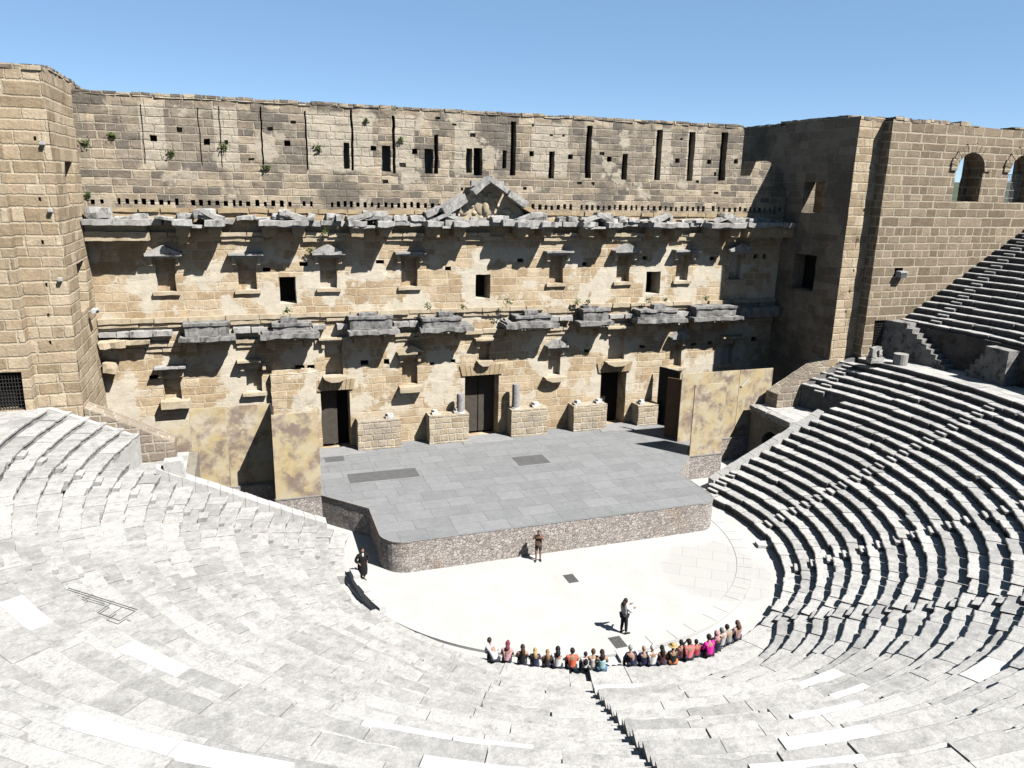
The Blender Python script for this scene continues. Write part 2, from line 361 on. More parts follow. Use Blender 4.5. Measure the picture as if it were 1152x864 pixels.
# ---------------------------------------------------------------- seating
STEP,RISE,R1,Z1=.775,.392,12.45,.36
def bump_front(th):        # broad landing behind the front bench on the near side
    a=(th+98); 
    return max(0,1-(abs(a)/36)**4) if abs(a)<36 else 0
def rad(k,th):             # front radius of row k (1..21)
    r=R1+STEP*(k-1)
    if k>=2: r+=1.15*bump_front(th)*(1-(k-2)/19)
    return r
STAIRS=[-9.5-24.86*i for i in range(-1,8)]
DEEP=[STAIRS[5]]
WHITE={} # (row) -> list of (theta0, theta1)
def block(b,Rf,Rb,th0,th1,z0,z1,seg,amp,tone,white,tilt=0.,skew=0.):
    """one seat stone: riser with a nosing, tread on top; Rf,Rb functions of theta"""
    shadow_dip=.13*max(0,1-(abs((th0+th1)/2+73)/17)**4)  # tread fronts lowered in this sector to shorten the shadows they cast
    L=abs(th1-th0)*pi/180*Rf(th0); ns=max(1,int(ceil(L/seg)))
    rings=[]
    for i in range(ns+1):
        th=th0+(th1-th0)*i/ns; rf,rb=Rf(th),Rb(th)
        p=arc(rf,th,z1); q=Vector(p)
        a=noise.noise(q*2.3)*amp+noise.noise(q*6.1)*amp*.6
        ch=noise.noise(q*1.1+Vector((9,4,0)))
        if ch>.38 and not white: a+=(ch-.38)*amp*6
        e=1 if i in(0,ns) else 0
        dz=noise.noise(q*1.7+Vector((3,0,8)))*amp*.35+tilt*(i/ns-.5)
        dr=skew*(i/ns-.5)
        prof=[(rf+.10+dr,z0),(rf+.07+dr+a*.6,z1-.15-shadow_dip),(rf+a+dr+e*amp*.5,z1-.12+dz-shadow_dip),(rf+a*.9+dr+e*amp*.5,z1-.025+dz-shadow_dip),(rf+.035+a+dr,z1+dz-(e*amp*.25)-shadow_dip),((rf+rb)/2,z1+dz*.6-shadow_dip*.4),(rb,z1-e*amp*.1),(rb,z0)]
        idx=len(b.v); b.v+=[arc(r_,th,z_) for r_,z_ in prof]; rings.append(idx)
    tv=tone; thm=(th0+th1)/2; riser_shade=max(.3,min(1,1-(abs(thm+25)-50)/25)) if abs(thm+25)>50 else 1.  # painted shade: risers darkest on the side turned from the sun
    for r0,r1 in zip(rings,rings[1:]):
        for k in range(6):
            b.cur=(tv, (.0 if white else (riser_shade if k<2 else .55*riser_shade if k==2 else 0.)), 1. if white else 0.,1)
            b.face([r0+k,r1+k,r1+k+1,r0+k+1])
    b.cur=(tv,0. if white else .8*riser_shade,1. if white else 0.,1)
    b.face([rings[0]+k for k in range(8)]); b.face([rings[-1]+k for k in range(7,-1,-1)])

def seat_row(k,Rf,Rn,z0,z1,ylim_r,ylim_l,stairs,lens,seg,amp,whites,par,hw=.42,missing=None):
    b=MB()
    te=math.degrees(asin(min(.99,(ylim_r-CY)/Rf(5)))); tl=-180-math.degrees(asin(min(.99,(ylim_l-CY)/Rf(-185))))
    cuts=sorted([tl,te]+[x for s in stairs for x in (s-math.degrees(hw/Rf(s)),s+math.degrees(hw/Rf(s))) if tl<x<te])
    spans=[]; t=tl
    for s in sorted(stairs):
        a,c=s-math.degrees(hw/Rf(s)),s+math.degrees(hw/Rf(s))
        if c<=tl or a>=te: continue
        if a>t: spans.append((t,a))
        t=max(t,c)
    if t<te: spans.append((t,te))
    first=True
    for a,c in spans:
        if not first and b.v: b.build('seat_row',M['seat'],par); b=MB()
        first=False
        t=a
        while t<c-.05:
            if missing and missing[0]<t+1<missing[1] and b.v: b.build('seat_row',M['seat'],par); b=MB()
            near=max(0,1-(abs(t+112)/47)**4)
            L=math.degrees(rnd.uniform(*lens)*(1+.9*near)/Rf(t)); e=min(c,t+L)
            if c-e<L*.35: e=c
            w=[q for q in whites if q[0]-.2<=(t+e)/2<=q[1]+.2]
            g=math.degrees(rnd.uniform(.008,.026)/Rf(t)); 
            if rnd.random()<.07: g*=2.5
            dr=rnd.gauss(0,.025); dz=rnd.gauss(0,.012)
            if rnd.random()<.10: dr+=rnd.uniform(.05,.16)
            if k%2==0 and k>=4 and par is low: dr-=near*rnd.uniform(.16,.3)
            if w: dr,dz=-.12,.02
            tone=min(1,max(0,rnd.gauss(.5+.22*sin(k*2.4),.22)))
            tb=MB() if w else b
            if not(missing and missing[0]<(t+e)/2<missing[1]):
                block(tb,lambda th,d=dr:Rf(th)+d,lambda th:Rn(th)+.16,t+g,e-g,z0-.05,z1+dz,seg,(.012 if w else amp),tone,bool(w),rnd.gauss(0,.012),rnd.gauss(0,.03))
            if w: tb.build('restored_slab',M['seat'],par)
            t=e
    return b

def arcbox(b,ra,rb_,t0,t1,z0,z1,amp=.02):
    i=len(b.v)
    for r_ in (ra,rb_):
        for (th,z_) in ((t0,z0),(t1,z0),(t1,z1),(t0,z1)):
            p=Vector(arc(r_,th,z_)); b.v.append(tuple(p+noise.noise_vector(p*1.7)*amp))
    for q in ((0,1,2,3),(4,7,6,5),(0,4,5,1),(1,5,6,2),(3,2,6,7),(0,3,7,4)): b.face([i+a for a in q])
low=thing('lower_seating','curved lower tier of pale grey limestone seat rows around the white orchestra','seating',(CX,CY,-.2))
W_LOW={8:[(-86,-77)],11:[(-91,-85),(-134,-131)],13:[(-98,-91),(-127,-123)],14:[(-82,-76)],
       15:[(-136,-132)],12:[(-146,-143)],16:[(-100,-94)],17:[(-123,-114)],18:[(-143,-136)],19:[(-105,-100)],20:[(-121,-115),(-151,-147)],2:[(-107.4,-103.4)]}
for k in range(1,21):
    yr=46.05 if k>=16 else 42.2; yl=46.05 if k>=16 else 42.2
    b=seat_row(k,lambda th,k=k:rad(k,th),lambda th,k=k:rad(k+1,th),Z1+RISE*(k-2) if k>1 else -.15,Z1+RISE*(k-1),yr,yl,DEEP,(.8,1.7) ,.2,.055 if k<13 else .045,W_LOW.get(k,[]),low,missing=(-177.5,-157) if k==1 else None)
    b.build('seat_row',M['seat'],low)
# fill under the ends
for s in STAIRS:      # flights of steps, two per row
    b=MB()
    for k in range(1,21):
        if k<16 and s>12: 
            if arc(rad(k,s),s,0)[1]>42.1: continue
        if k<16 and s<-190:
            if arc(rad(k,s),s,0)[1]>42.1: continue
        r0,r1=rad(k,s),rad(k+1,s); z0=Z1+RISE*(k-2) if k>1 else -.15; zt=Z1+RISE*(k-1)
        h=math.degrees(.40/r0)
        steps=((r0+.02,(r0+r1)/2+.05,(z0+zt)/2-.02),((r0+r1)/2,r1+.2,zt-.03)) if s in DEEP else ((r0-.27,r0+.2,(z0+zt)/2+.02),)
        if k==1 and s not in DEEP: continue
        for (ra,rb_,zz) in steps:
            tone=rnd.uniform(.4,.9)
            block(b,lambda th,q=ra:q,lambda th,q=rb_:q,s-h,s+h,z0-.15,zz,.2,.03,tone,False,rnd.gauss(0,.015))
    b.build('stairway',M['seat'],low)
# diazoma walkway, ends of the tier, sloping coping walls
def ring_strip(b,ra,rb,z,t0,t1,n=90,tone=.7):
    b.cur=(tone,0,0,1)
    for i in range(n):
        a,c=t0+(t1-t0)*i/n,t0+(t1-t0)*(i+1)/n
        b.poly([arc(ra,a,z),arc(rb,a,z),arc(rb,c,z),arc(ra,c,z)])
b=MB()
r21=R1+STEP*20
for k in range(4):       # paving of the walkway, four courses of slabs
    ra,rb_=r21+k*.87,r21+(k+1)*.87
    te=math.degrees(asin((45.25-CY)/ra)); t=-180-te
    while t<te:
        e=min(te,t+math.degrees(rnd.uniform(.9,1.9)/ra)); g=math.degrees(.008/ra)
        z=Z1+RISE*20+rnd.gauss(0,.008)
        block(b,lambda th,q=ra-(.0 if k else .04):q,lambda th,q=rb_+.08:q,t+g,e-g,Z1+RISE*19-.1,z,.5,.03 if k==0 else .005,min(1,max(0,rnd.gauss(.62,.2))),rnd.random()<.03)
        t=e
b.build('walkway',M['seat'],low)
b=MB(); b.cur=(.75,0,.35,1)
# coping walls falling with the seats on both sides of the entrances
for sgn in (1,-1):
    for k in range(0,14):
        xa=CX+sgn*(13.0+k*.62); xb=CX+sgn*(13.0+(k+1)*.62)
        zf=lambda q:.36+.506*(sqrt(q*q+16.8)-12.45)+(.22 if sgn<0 else .0); za=zf(13.0+k*.62); zb=zf(13.0+(k+1)*.62)
        if xa>xb: xa,xb,za,zb=xb,xa,zb,za
        b.cur=(rnd.uniform(.5,.9),0,.2,1)
        b.prism([(xa+.008,-.1),(xb-.008,-.1),(xb-.008,zb+rnd.gauss(0,.012)),(xa+.008,za+rnd.gauss(0,.012))],(42.0 if sgn<0 else 42.15)+rnd.gauss(0,.015),42.8+rnd.gauss(0,.015))
    b.build('coping_wall',M['seat'],low); b=MB()
for sgn in (1,-1):     # upright end stones with a rounded top at the head of the copings
    b=MB(); b.cur=(.75,0,.3,1); x=CX+(21.2 if sgn>0 else -20.75)
    if sgn<0:
        prof=[(x-.55,4.2),(x+.55,4.2),(x+.5,4.75),(x+.36,5.25),(x+.42,5.55),(x+.3,5.75),(x-.55,5.7)]
    else:
        prof=[(x-.45,4.2),(x+.3,4.2),(x+.3,4.62),(x-.45,4.6)]
    b.prism(prof,42.1,42.85); b.build('end_stone',M['seat'],low)
    b=MB(); b.cur=(.3,.9,0,1) if sgn>0 else (.7,0,.2,1)  # shade put into the colour: right end near black, left pale as lit
    for j in range(6):
        a0,a1=9.6+j*1.6,9.6+(j+1)*1.6
        if sgn<0: a0,a1=180-a1,180-a0
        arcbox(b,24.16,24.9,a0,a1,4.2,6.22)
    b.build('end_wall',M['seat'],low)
    # blank end wall under the five top rows
    b=MB(); b.cur=(.3,.75,0,1) if sgn>0 else (.7,0,.2,1)  # again coloured for shade on the right end, for sun on the left
    x16=sqrt(24.1**2-(46.05-CY)**2)
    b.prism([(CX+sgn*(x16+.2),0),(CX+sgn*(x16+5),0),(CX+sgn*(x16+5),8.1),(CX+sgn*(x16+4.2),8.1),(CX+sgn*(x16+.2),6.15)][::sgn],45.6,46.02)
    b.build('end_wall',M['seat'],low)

upr=thing('upper_seating','steep upper tier of narrow grey seat rows above the dark retaining wall','seating',(CX,CY,8))
RU,ZU,SU,HU=31.3,11.05,.69,.432
USTAIRS=[-9.5+12.43*1.45-12.43*i for i in range(0,17)]
for k in range(1,21):
    rr=RU+SU*(k-1)
    b=seat_row(k,lambda th,q=rr:q,lambda th,q=rr+SU:q,ZU+HU*(k-2) if k>1 else 10.5,ZU+HU*(k-1),45.2,45.2,[],(1.0,1.9),.45,.035,[(-137,-133)] if k==3 else [(-128,-120)] if k==2 else [],upr)
    b.build('seat_row',M['seat'],upr)
for s in USTAIRS:
    b=MB()
    for k in range(1,21):
        r0=RU+SU*(k-1); r1=r0+SU; h=math.degrees(.40/r0); z0=ZU+HU*(k-2); zt=ZU+HU*(k-1)
        if arc(r0,s,0)[1]>45: continue
        if k==1: continue
        for (ra,rb_,zz) in ((r0-.27,r0+.2,(z0+zt)/2+.02),):
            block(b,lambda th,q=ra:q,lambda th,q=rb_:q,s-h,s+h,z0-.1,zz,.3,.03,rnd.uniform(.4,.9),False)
    b.build('stairway',M['seat'],upr)
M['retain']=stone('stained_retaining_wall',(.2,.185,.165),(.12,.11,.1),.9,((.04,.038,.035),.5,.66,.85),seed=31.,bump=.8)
DOOR_TH=[(-9.2,-6.6),(-40,-38),(-140,-138)]
b=MB(); t=-193
te=math.degrees(asin((45.25-CY)/31.2)); t=-180-te
cutsL=[]
while t<te:
    e=min(te,t+2.)
    gap=[q for q in DOOR_TH if q[0]<(t+e)/2<q[1]]
    z0=10.35 if gap else 8.0
    i=len(b.v)
    for r_ in (31.2,31.9):
        for (th,z_) in ((t,z0),(e,z0),(e,10.75),(t,10.75)): b.v.append(arc(r_+.03*noise.noise(Vector((th,z_,1))),th,z_))
    for q in ((0,1,2,3),(4,7,6,5),(0,4,5,1),(1,5,6,2),(3,2,6,7),(0,3,7,4)): b.face([i+a for a in q])
    t=e
b.build('retaining_wall',M['retain'],upr)
b=MB()
for a,c in DOOR_TH:
    i=len(b.v)
    for r_ in (31.85,34.5):
        for (th,z_) in ((a-1,7.9),(c+1,7.9),(c+1,10.5),(a-1,10.5)): b.v.append(arc(r_,th,z_))
    for q in ((4,5,6,7),(0,1,5,4),(1,2,6,5),(2,3,7,6),(3,0,4,7)): b.face([i+k for k in q])
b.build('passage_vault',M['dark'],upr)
for (ts,te_,n_,full) in ((4.2,10.6,8,14.6),(1.2,-1.2,4,-4.6)):      # stairs against the retaining wall
    b=MB()
    for j in range(n_):
        a=ts+(te_-ts)*j/n_; c=ts+(te_-ts)*(j+1)/n_; z=8.2+(2.75 if n_==8 else 2.2)*(j+1)/(n_+1)
        b.cur=(.7,.35,0,1); arcbox(b,30.25,31.25,min(a,c),max(a,c),8.0,z)
    b.cur=(.6,.5,0,1)
    arcbox(b,30.2,31.25,min(te_,full),max(te_,full),8.0,11.0 if n_==8 else 10.55)
    b.build('wall_stair',[stone('stair_stone',(.45,.44,.42),(.28,.27,.26),1.2,((.08,.078,.075),.5,.62,.85),seed=6.)],upr)
b=MB(); b.cur=(.7,0,0,1); ring_strip(b,31.25,46.6,7.95,-195,15,60); 
for (r_,z_) in ((45.2,19.3),): 
    ring_strip(b,45.05,48.2,19.62,-188,8.5,80)
b.build('gallery_floor',M['seat'],upr)

# ---------------------------------------------------------------- stage building
def wall_grid(b,F,a0,a1,z0,z1,openings,seg=.75,amp=.035,top=None,back=None):
    """wall face with real openings; F(a,z,d) gives the point d deep in the wall. opening = (a0,a1,z0,z1,depth[,backslot])"""
    def uniq(vals):
        vals=sorted(vals); o=[vals[0]]
        for q in vals[1:]:
            if q-o[-1]>.012: o.append(q)
        return o
    A=[a0,a1]+[q for o in openings for q in o[:2] if a0<q<a1]; Z=[z0,z1]+[q for o in openings for q in o[2:4] if z0<q<z1]
    def fill(v):
        v=uniq(v); o=[]
        for p,q in zip(v,v[1:]):
            n=max(1,int(ceil((q-p)/seg))); o+=[p+(q-p)*i/n for i in range(n)]
        return o+[v[-1]]
    A=fill(A); Z=fill(Z); nA,nZ=len(A),len(Z)
    cell={}
    for i in range(nA-1):
        for j in range(nZ-1):
            ca,cz=(A[i]+A[i+1])/2,(Z[j]+Z[j+1])/2
            for k,o in enumerate(openings):
                if o[0]<ca<o[1] and o[2]<cz<o[3]: cell[i,j]=k; break
    vid={}
    def vert(i,j,d,fl=False):
        key=(i,j,round(d,3))
        if key not in vid:
            a,z=A[i],Z[j]; p=Vector(F(a,z,0)); n=noise.noise_vector(p*1.4)*amp+noise.noise_vector(p*4.)*amp*.5
            if i in(0,nA-1): n.x*=.3
            zz=z
            if j==nZ-1 and top: zz=top(a)
            q=Vector(F(a+n.x,zz+(n.z if 0<j else 0),d+(n.y if d==0 else 0)))
            vid[key]=len(b.v); b.v.append(tuple(q))
        return vid[key]
    for i in range(nA-1):
        for j in range(nZ-1):
            k=cell.get((i,j))
            if k is None: b.face([vert(i,j,0),vert(i+1,j,0),vert(i+1,j+1,0),vert(i,j+1,0)]); continue
            d=openings[k][4]
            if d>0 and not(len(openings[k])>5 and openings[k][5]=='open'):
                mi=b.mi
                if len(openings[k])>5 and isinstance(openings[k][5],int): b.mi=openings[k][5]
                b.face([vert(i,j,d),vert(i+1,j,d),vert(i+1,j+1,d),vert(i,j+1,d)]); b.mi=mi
            for di,dj,e in ((-1,0,((i,j),(i,j+1))),(1,0,((i+1,j),(i+1,j+1))),(0,-1,((i,j),(i+1,j))),(0,1,((i,j+1),(i+1,j+1)))):
                if cell.get((i+di,j+dj))!=k:
                    (p,q),(r,s)=e
                    b.face([vert(p,q,0),vert(r,s,0),vert(r,s,d),vert(p,q,d)])
    if back is not None:      # top strip
        for i in range(nA-1):
            b.face([vert(i,nZ-1,0),vert(i+1,nZ-1,0),vert(i+1,nZ-1,back),vert(i,nZ-1,back)])

sb=thing('stage_building','ruined stage building with two storeys of broken cornices, niches and a central gable','building',(AX,YW,0))
Ffac=lambda a,z,d:(a,YW+d,z)
NU=[AX+s*o for o in (5.55,11.1,16.3,21.2) for s in (-1,1)]; NU.sort()
AED=[AX+s*o for o in (3.2,8.35,13.9,18.95) for s in (-1,1)]; AED.sort()
ops=[]
for c in NU: ops.append((c-.56,c+.56,13.25,15.28,.55))
for x0,x1,z1 in ((2.15,3.2,14.08),(15.75,16.85,14.0),(29.6,30.85,14.0)): ops.append((x0,x1,12.25,z1,1.5,1))
LN=[(NU[0]-.2,.52,6.1,7.55,.5),(NU[1],.5,6.3,7.9,.5),(5.5,.6,7.15,9.55,.42),(10.85,.56,6.15,8.0,.5),(16.45,.42,7.65,8.9,.4),(22.1,.5,6.15,7.95,.5),(27.35,.72,7.1,9.55,.42),(32.75,.55,6.25,8.05,.5),(NU[7],.55,6.2,7.9,.5)]
for c,w,z0,z1,d in LN: ops.append((c-w,c+w,z0,z1,d))
DOORS=[(4.5,6.52,6.1),(15.0,17.65,6.55),(26.15,28.4,6.15)]
for x0,x1,z1 in DOORS: ops.append((x0,x1,1.6,z1,1.45,1))
for x,z,w,h in ((1.15,14.4,.5,.3),(3.5,14.75,.55,.28),(8.6,14.85,.55,.26),(13.45,14.3,.45,.3),(18.9,14.85,.5,.26),(24.1,14.5,.4,.3),(29.2,14.9,.4,.3),(35.2,14.8,.5,.28),(39.3,14.9,.5,.35),
   (-6.3,7.55,.6,.28),(2.9,7.75,.6,.25),(3.7,7.7,.5,.28),(7.35,7.75,.55,.35),(9.0,7.7,.4,.4),(12.3,7.5,.35,.2),(13.9,7.55,.35,.3),(24.6,7.8,.45,.25),(29.4,7.9,.5,.25),(34.1,7.9,.5,.22),(35.7,7.9,.45,.3),(39.9,8.,.6,.4),(40.2,14.9,.4,.4)):
    ops.append((x,x+w,z,z+h,.4,1))
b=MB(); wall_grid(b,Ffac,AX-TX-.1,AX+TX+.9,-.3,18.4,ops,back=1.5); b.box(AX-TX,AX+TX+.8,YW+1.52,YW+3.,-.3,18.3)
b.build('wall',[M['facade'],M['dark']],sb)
# row of small beam holes under the attic
ops=[]; x=AX-TX+.35
while x<AX+TX+.2:
    w=rnd.uniform(.17,.27)
    if rnd.random()<.93: ops.append((x,x+w,18.62+rnd.uniform(-.02,.05),19.0+rnd.uniform(-.08,.05),.5,1))
    x+=w+rnd.uniform(.2,.3)
x=1.
for x in (-6.1,-2.,14.9,20.6): pass
b=MB(); wall_grid(b,Ffac,AX-TX-.1,AX+TX+.9,18.4,19.25,ops,seg=.8,amp=.03); b.box(AX-TX,AX+TX+.8,YW+.6,YW+2.4,18.3,19.2)
b.build('beam_hole_course',[M['attic'],M['dark']],sb)
# attic wall with its narrow mast slots
ops=[]; SH=[]
for x,w,d,z0,z1 in ((-5.3,.07,.1,21.1,24.5),(-2.1,.07,.1,21.1,24.5),(-.9,.07,.1,21.,24.6),(1.55,.1,.16,21.05,24.7),(4.3,.1,.16,21.,24.6),(7.2,.16,.35,21.,24.8),(9.95,.2,.4,20.9,24.6),(12.85,.3,.5,20.95,23.5),(18.4,.42,.6,20.95,24.6),(21.35,.42,.6,20.85,22.7),
   (24.2,.46,.6,20.9,24.55),(27.15,.46,.6,20.85,22.7),(29.95,.52,.6,20.9,24.55),(32.75,.55,.6,20.9,24.5),(35.6,.6,.6,21.,24.6),(17.75,.3,.5,21.4,22.65)):
    ops.append((x-w/2,x+w/2,z0,z1,d,1))
for x,w,z0,z1 in ((6.85,.42,21.1,22.75),(9.45,.62,21.0,22.7),(12.35,.62,20.95,22.55),(15.2,.5,21.05,22.7)):
    ops.append((x-w/2,x+w/2-.04,z0,z1,.62,2)); 
ops.append((15.5,16.15,20.9,22.75,.65,1))
for x,z in ((-4.9,22.4),(-1.9,22.3),(2.9,22.4),(8.4,22.3),(11.2,22.2),(19.6,22.3),(22.6,22.2),(25.7,22.1),(31.4,22.2),(34.2,22.2),(36.6,22.3)):
    ops.append((x,x+.38,z,z+.36,.4,1))
for q in range(34):
    x=rnd.uniform(-8.5,36.5); z=rnd.uniform(19.6,24.5); w=rnd.uniform(.14,.42); h=rnd.uniform(.1,.3)
    if all(x+w<o[0]-.15 or x>o[1]+.15 or z+h<o[2]-.15 or z>o[3]+.15 for o in ops): ops.append((x,x+w,z,z+h,rnd.uniform(.12,.3),0))
def atop(a):
    t=25.02+.1*noise.noise(Vector((a*.7,1,2)))+.05*noise.noise(Vector((a*2.9,5,2)))
    if a>37.25: t=21.4
    if a>38.3: t=22.5+.3*noise.noise(Vector((a*1.5,7,0)))
    if a>40.2: t=21.2
    if a>40.9: t=19.6
    return t
def okop(o): return True
b=MB(); wall_grid(b,Ffac,AX-TX-.1,37.3,19.25,25.0,ops,seg=.55,amp=.05,top=atop,back=2.2)
b.box(AX-TX,37.2,YW+.72,YW+2.2,19.2,24.7); b.box(AX-TX,37.28,YW+2.0,YW+2.4,19.2,24.85)
wall_grid(b,Ffac,37.3,AX+TX+.6,19.25,21.,[],seg=.5,amp=.07,top=atop,back=1.6)
b.rbox(37.05,37.32,YW+.02,YW+2.3,19.2,24.95,.1,.4)
b.build('attic_wall',[M['attic'],M['dark'],M['shutter']],sb)
b=MB()
x=AX-TX
while x<37.2:
    L=rnd.uniform(.8,1.9); e=min(37.25,x+L); b.rbox(x+.02,e-.02,YW-.07,YW+2.,24.95+rnd.uniform(-.02,.06),25.17+rnd.uniform(-.03,.05),.05,.5,seed=rnd.random()*50); x=e
b.build('capping_course',M['attic'],sb)

# --- mouldings along the wall between the projecting pieces
def courses(name,mat,x0,x1,y0,z0,z1,lens,skip,amp=.035,jz=.03):
    b=MB(); x=x0
    while x<x1:
        e=min(x1,x+rnd.uniform(*lens))
        if rnd.random()<=skip:
            if b.v: b.build(name,mat,sb); b=MB()
        else: b.rbox(x+.01,e-.01,y0+rnd.uniform(-.06,.1),YW+.05,z0+rnd.uniform(-jz,jz),z1+rnd.uniform(-jz,jz),amp,.35,seed=rnd.random()*90)
        x=e
    if b.v: b.build(name,mat,sb)
courses('ledge',M['cream'],AX-TX,AX+TX,YW-.32,11.32,11.62,(1.2,2.4),.06)
courses('ledge',M['cream'],AX-TX,AX+TX,YW-.2,11.02,11.3,(1.2,2.4),.1)
for c0,c1 in zip([AX-TX]+[a+1.55 for a in AED],[a-1.55 for a in AED]+[AX+TX]):
    courses('cornice',M['grey'],c0,c1,YW-.62,10.5,10.82,(.7,1.5),.22,.06,.05)
    courses('architrave',M['cream'],c0+.1,c1-.1,YW-.3,9.72,10.02,(.9,1.7),.12)
    courses('architrave',M['cream'],c0+.15,c1-.15,YW-.2,9.4,9.7,(.9,1.7),.15)
up=[AX-TX+3.6]+[a for a in AED]
for c0,c1 in zip([AX-TX+3.5]+[a+1.2 for a in AED],[a-1.2 for a in AED]+[AX+TX]):
    courses('cornice',M['grey'],c0-.3,c1+.3,YW-.72,17.46,17.8,(.7,1.6),.08,.08,.05)
    courses('architrave',M['cream'],c0,c1,YW-.34,16.72,16.98,(.9,1.7),.1)
    courses('architrave',M['cream'],c0,c1,YW-.24,16.4,16.7,(.9,1.7),.1)
# broken stones lying along the top of the upper cornice
b=MB(); x=AX-TX+.2
while x<AX+TX-.5:
    L=rnd.uniform(.4,1.3)
    if rnd.random()<.82:
        h=rnd.uniform(.12,.42); y=YW-rnd.uniform(.5,1.25)
        b.rbox(x,x+L,y,YW+.03,17.8,17.82+h,.1,.25,freq=2.,seed=rnd.random()*90,ry=rnd.uniform(-.14,.14))
    g=rnd.uniform(-.1,.35); x+=L+g
    if b.v and g>.12: b.build('rubble_course',M['grey'],sb); b=MB()
if b.v: b.build('rubble_course',M['grey'],sb)
courses('string_course',M['bracket'],AX-TX,AX+TX,YW-.14,18.2,18.5,(1.,2.),.1,.06)

# --- upper storey: projecting entablature over each vanished pair of columns
def entab_upper(c,kind):
    o=None; b=MB()
    for s,w in ((-1,.8),(1,.8)):
        if kind=='half' and s>0: continue
        x=c+s*.92
        b.rbox(x-w/2,x+w/2,YW-1.45+rnd.uniform(-.15,.12),YW,16.78,17.48,.06,.3,seed=c+s)
        if rnd.random()<.5: b.rbox(x-w/2+.1,x+w/2-.1,YW-1.15,YW-.5,16.35,16.8,.09,.25,seed=c+s+5)
        o=b.build('entablature_block',M['bracket'],sb); b=MB()
    b=MB(); b.rbox(c-1.4,c+1.4,YW-1.75,YW,17.36,17.5,.05,.26,seed=c+2)
    if kind in('full','end'):
        b.rbox(c-1.55,c+1.55,YW-2.0,YW,17.48,17.82,.09,.26,seed=c)
    else:
        for s in (-1,1):
            if kind=='half' and s>0: continue
            b.rbox(c+s*.92-.58,c+s*.92+.58,YW-2.0+rnd.uniform(-.15,.2),YW,17.48,17.82,.1,.24,seed=c+s)
    for q in range(2):
        s=rnd.choice((-1,1)); xx=c+s*rnd.uniform(.3,.9)
        b.rbox(xx-.75,xx+.75,YW-1.5,YW-.7,17.95,18.2,.07,.28,seed=c+q*3,ry=s*rnd.uniform(.25,.5))
    b.rbox(c+rnd.uniform(-.8,.2),c+rnd.uniform(.4,1.2),YW-1.35,YW-.5,17.86,18.45,.12,.25,seed=c+7)
    b.build('cornice_slab',M['grey'],o)
kinds=['pair','full','pair','pair','pair','pair','full','full']
for c,k in zip(AED,kinds): entab_upper(c,k)
b=MB(); b.rbox(AX-TX+.05,AX-TX+3.5,YW-1.45,YW,16.55,17.1,.04,.35,seed=3); b.rbox(AX-TX+.05,AX-TX+3.4,YW-1.25,YW,17.1,17.5,.03,.4,seed=4)
o=b.build('entablature_block',M['cream'],sb)
b=MB(); b.rbox(AX-TX+.05,AX-TX+3.7,YW-1.95,YW,17.5,17.84,.05,.35,seed=5); b.rbox(AX-TX+.2,AX-TX+1.5,YW-1.6,YW-.3,17.86,18.5,.15,.3,seed=6); b.build('cornice_slab',M['grey'],o)
b=MB(); b.rbox(AX+TX-4.3,AX+TX-.02,YW-1.45,YW,16.7,17.5,.05,.35,seed=13)
o=b.build('entablature_block',M['bracket'],sb)
b=MB(); b.rbox(AX+TX-4.5,AX+TX-.02,YW-1.7,YW,17.5,17.86,.08,.35,seed=15); b.build('cornice_slab',M['grey'],o)

# --- central gable
GX=16.35
b=MB(); b.prism([(GX-3.0,17.85),(GX+3.0,17.85),(GX+2.6,18.6),(GX+.3,20.35),(GX-.3,20.35),(GX-2.6,18.6)],YW-.45,YW+.02)
gp=b.build('gable',M['cream'],sb)
def rake(x0,z0,x1,z1,t,y0,seed,mat):
    b=MB(); L=sqrt((x1-x0)**2+(z1-z0)**2); c=((x0+x1)/2,(z0+z1)/2); a=atan2(z1-z0,x1-x0)
    b.rbox(c[0]-L/2,c[0]+L/2,y0,YW,c[1]-t/2,c[1]+t/2,.06,.25,seed=seed,ry=-a); return b.build('raking_cornice',M[mat],gp)
rake(GX-1.15,19.75,GX+.05,20.75,.34,YW-1.45,1,'grey'); rake(GX-.05,20.75,GX+1.25,19.85,.34,YW-1.45,2,'grey')
rake(GX-3.3,18.45,GX-1.75,19.4,.62,YW-1.5,3,'grey'); rake(GX+1.35,19.75,GX+2.7,18.95,.5,YW-1.45,4,'grey'); rake(GX+2.5,18.9,GX+4.3,18.05,.3,YW-1.0,5,'bracket')
rake(GX-4.4,18.2,GX-3.3,18.65,.4,YW-.9,6,'grey')
b=MB(); b.rbox(GX-1.2,GX+1.2,YW-.75,YW-.3,20.2,20.55,.05,.3,seed=21); b.build('gable_slab',M['grey'],gp)
b=MB(); b.rbox(GX-3.3,GX-.9,YW-1.65,YW-.1,17.5,17.9,.08,.3,seed=31); b.rbox(GX+.9,GX+3.9,YW-1.6,YW-.1,17.5,17.95,.08,.3,seed=32); b.rbox(GX-.9,GX+.9,YW-.9,YW-.1,17.5,17.85,.05,.3,seed=33); b.build('gable_sill',M['grey'],gp)
b=MB()      # worn relief in the gable field
b.ell((GX-.1,YW-.45,18.9),.8,.14,.8,n=20,m=10); b.ell((GX-.1,YW-.55,18.75),.26,.2,.5); b.ell((GX-.1,YW-.6,19.35),.17,.17,.2)
for k in range(10):
    a=k*pi/5; b.ell((GX-.1+.98*cos(a),YW-.45,18.85+.85*sin(a)),.2,.12,.16,n=8,m=6)
for s in (-1,1): b.ell((GX-.1+s*1.6,YW-.45,18.45),.4,.14,.3); b.ell((GX-.1+s*2.1,YW-.45,18.2),.3,.12,.2)
b.build('relief',M['cream'],gp,True)

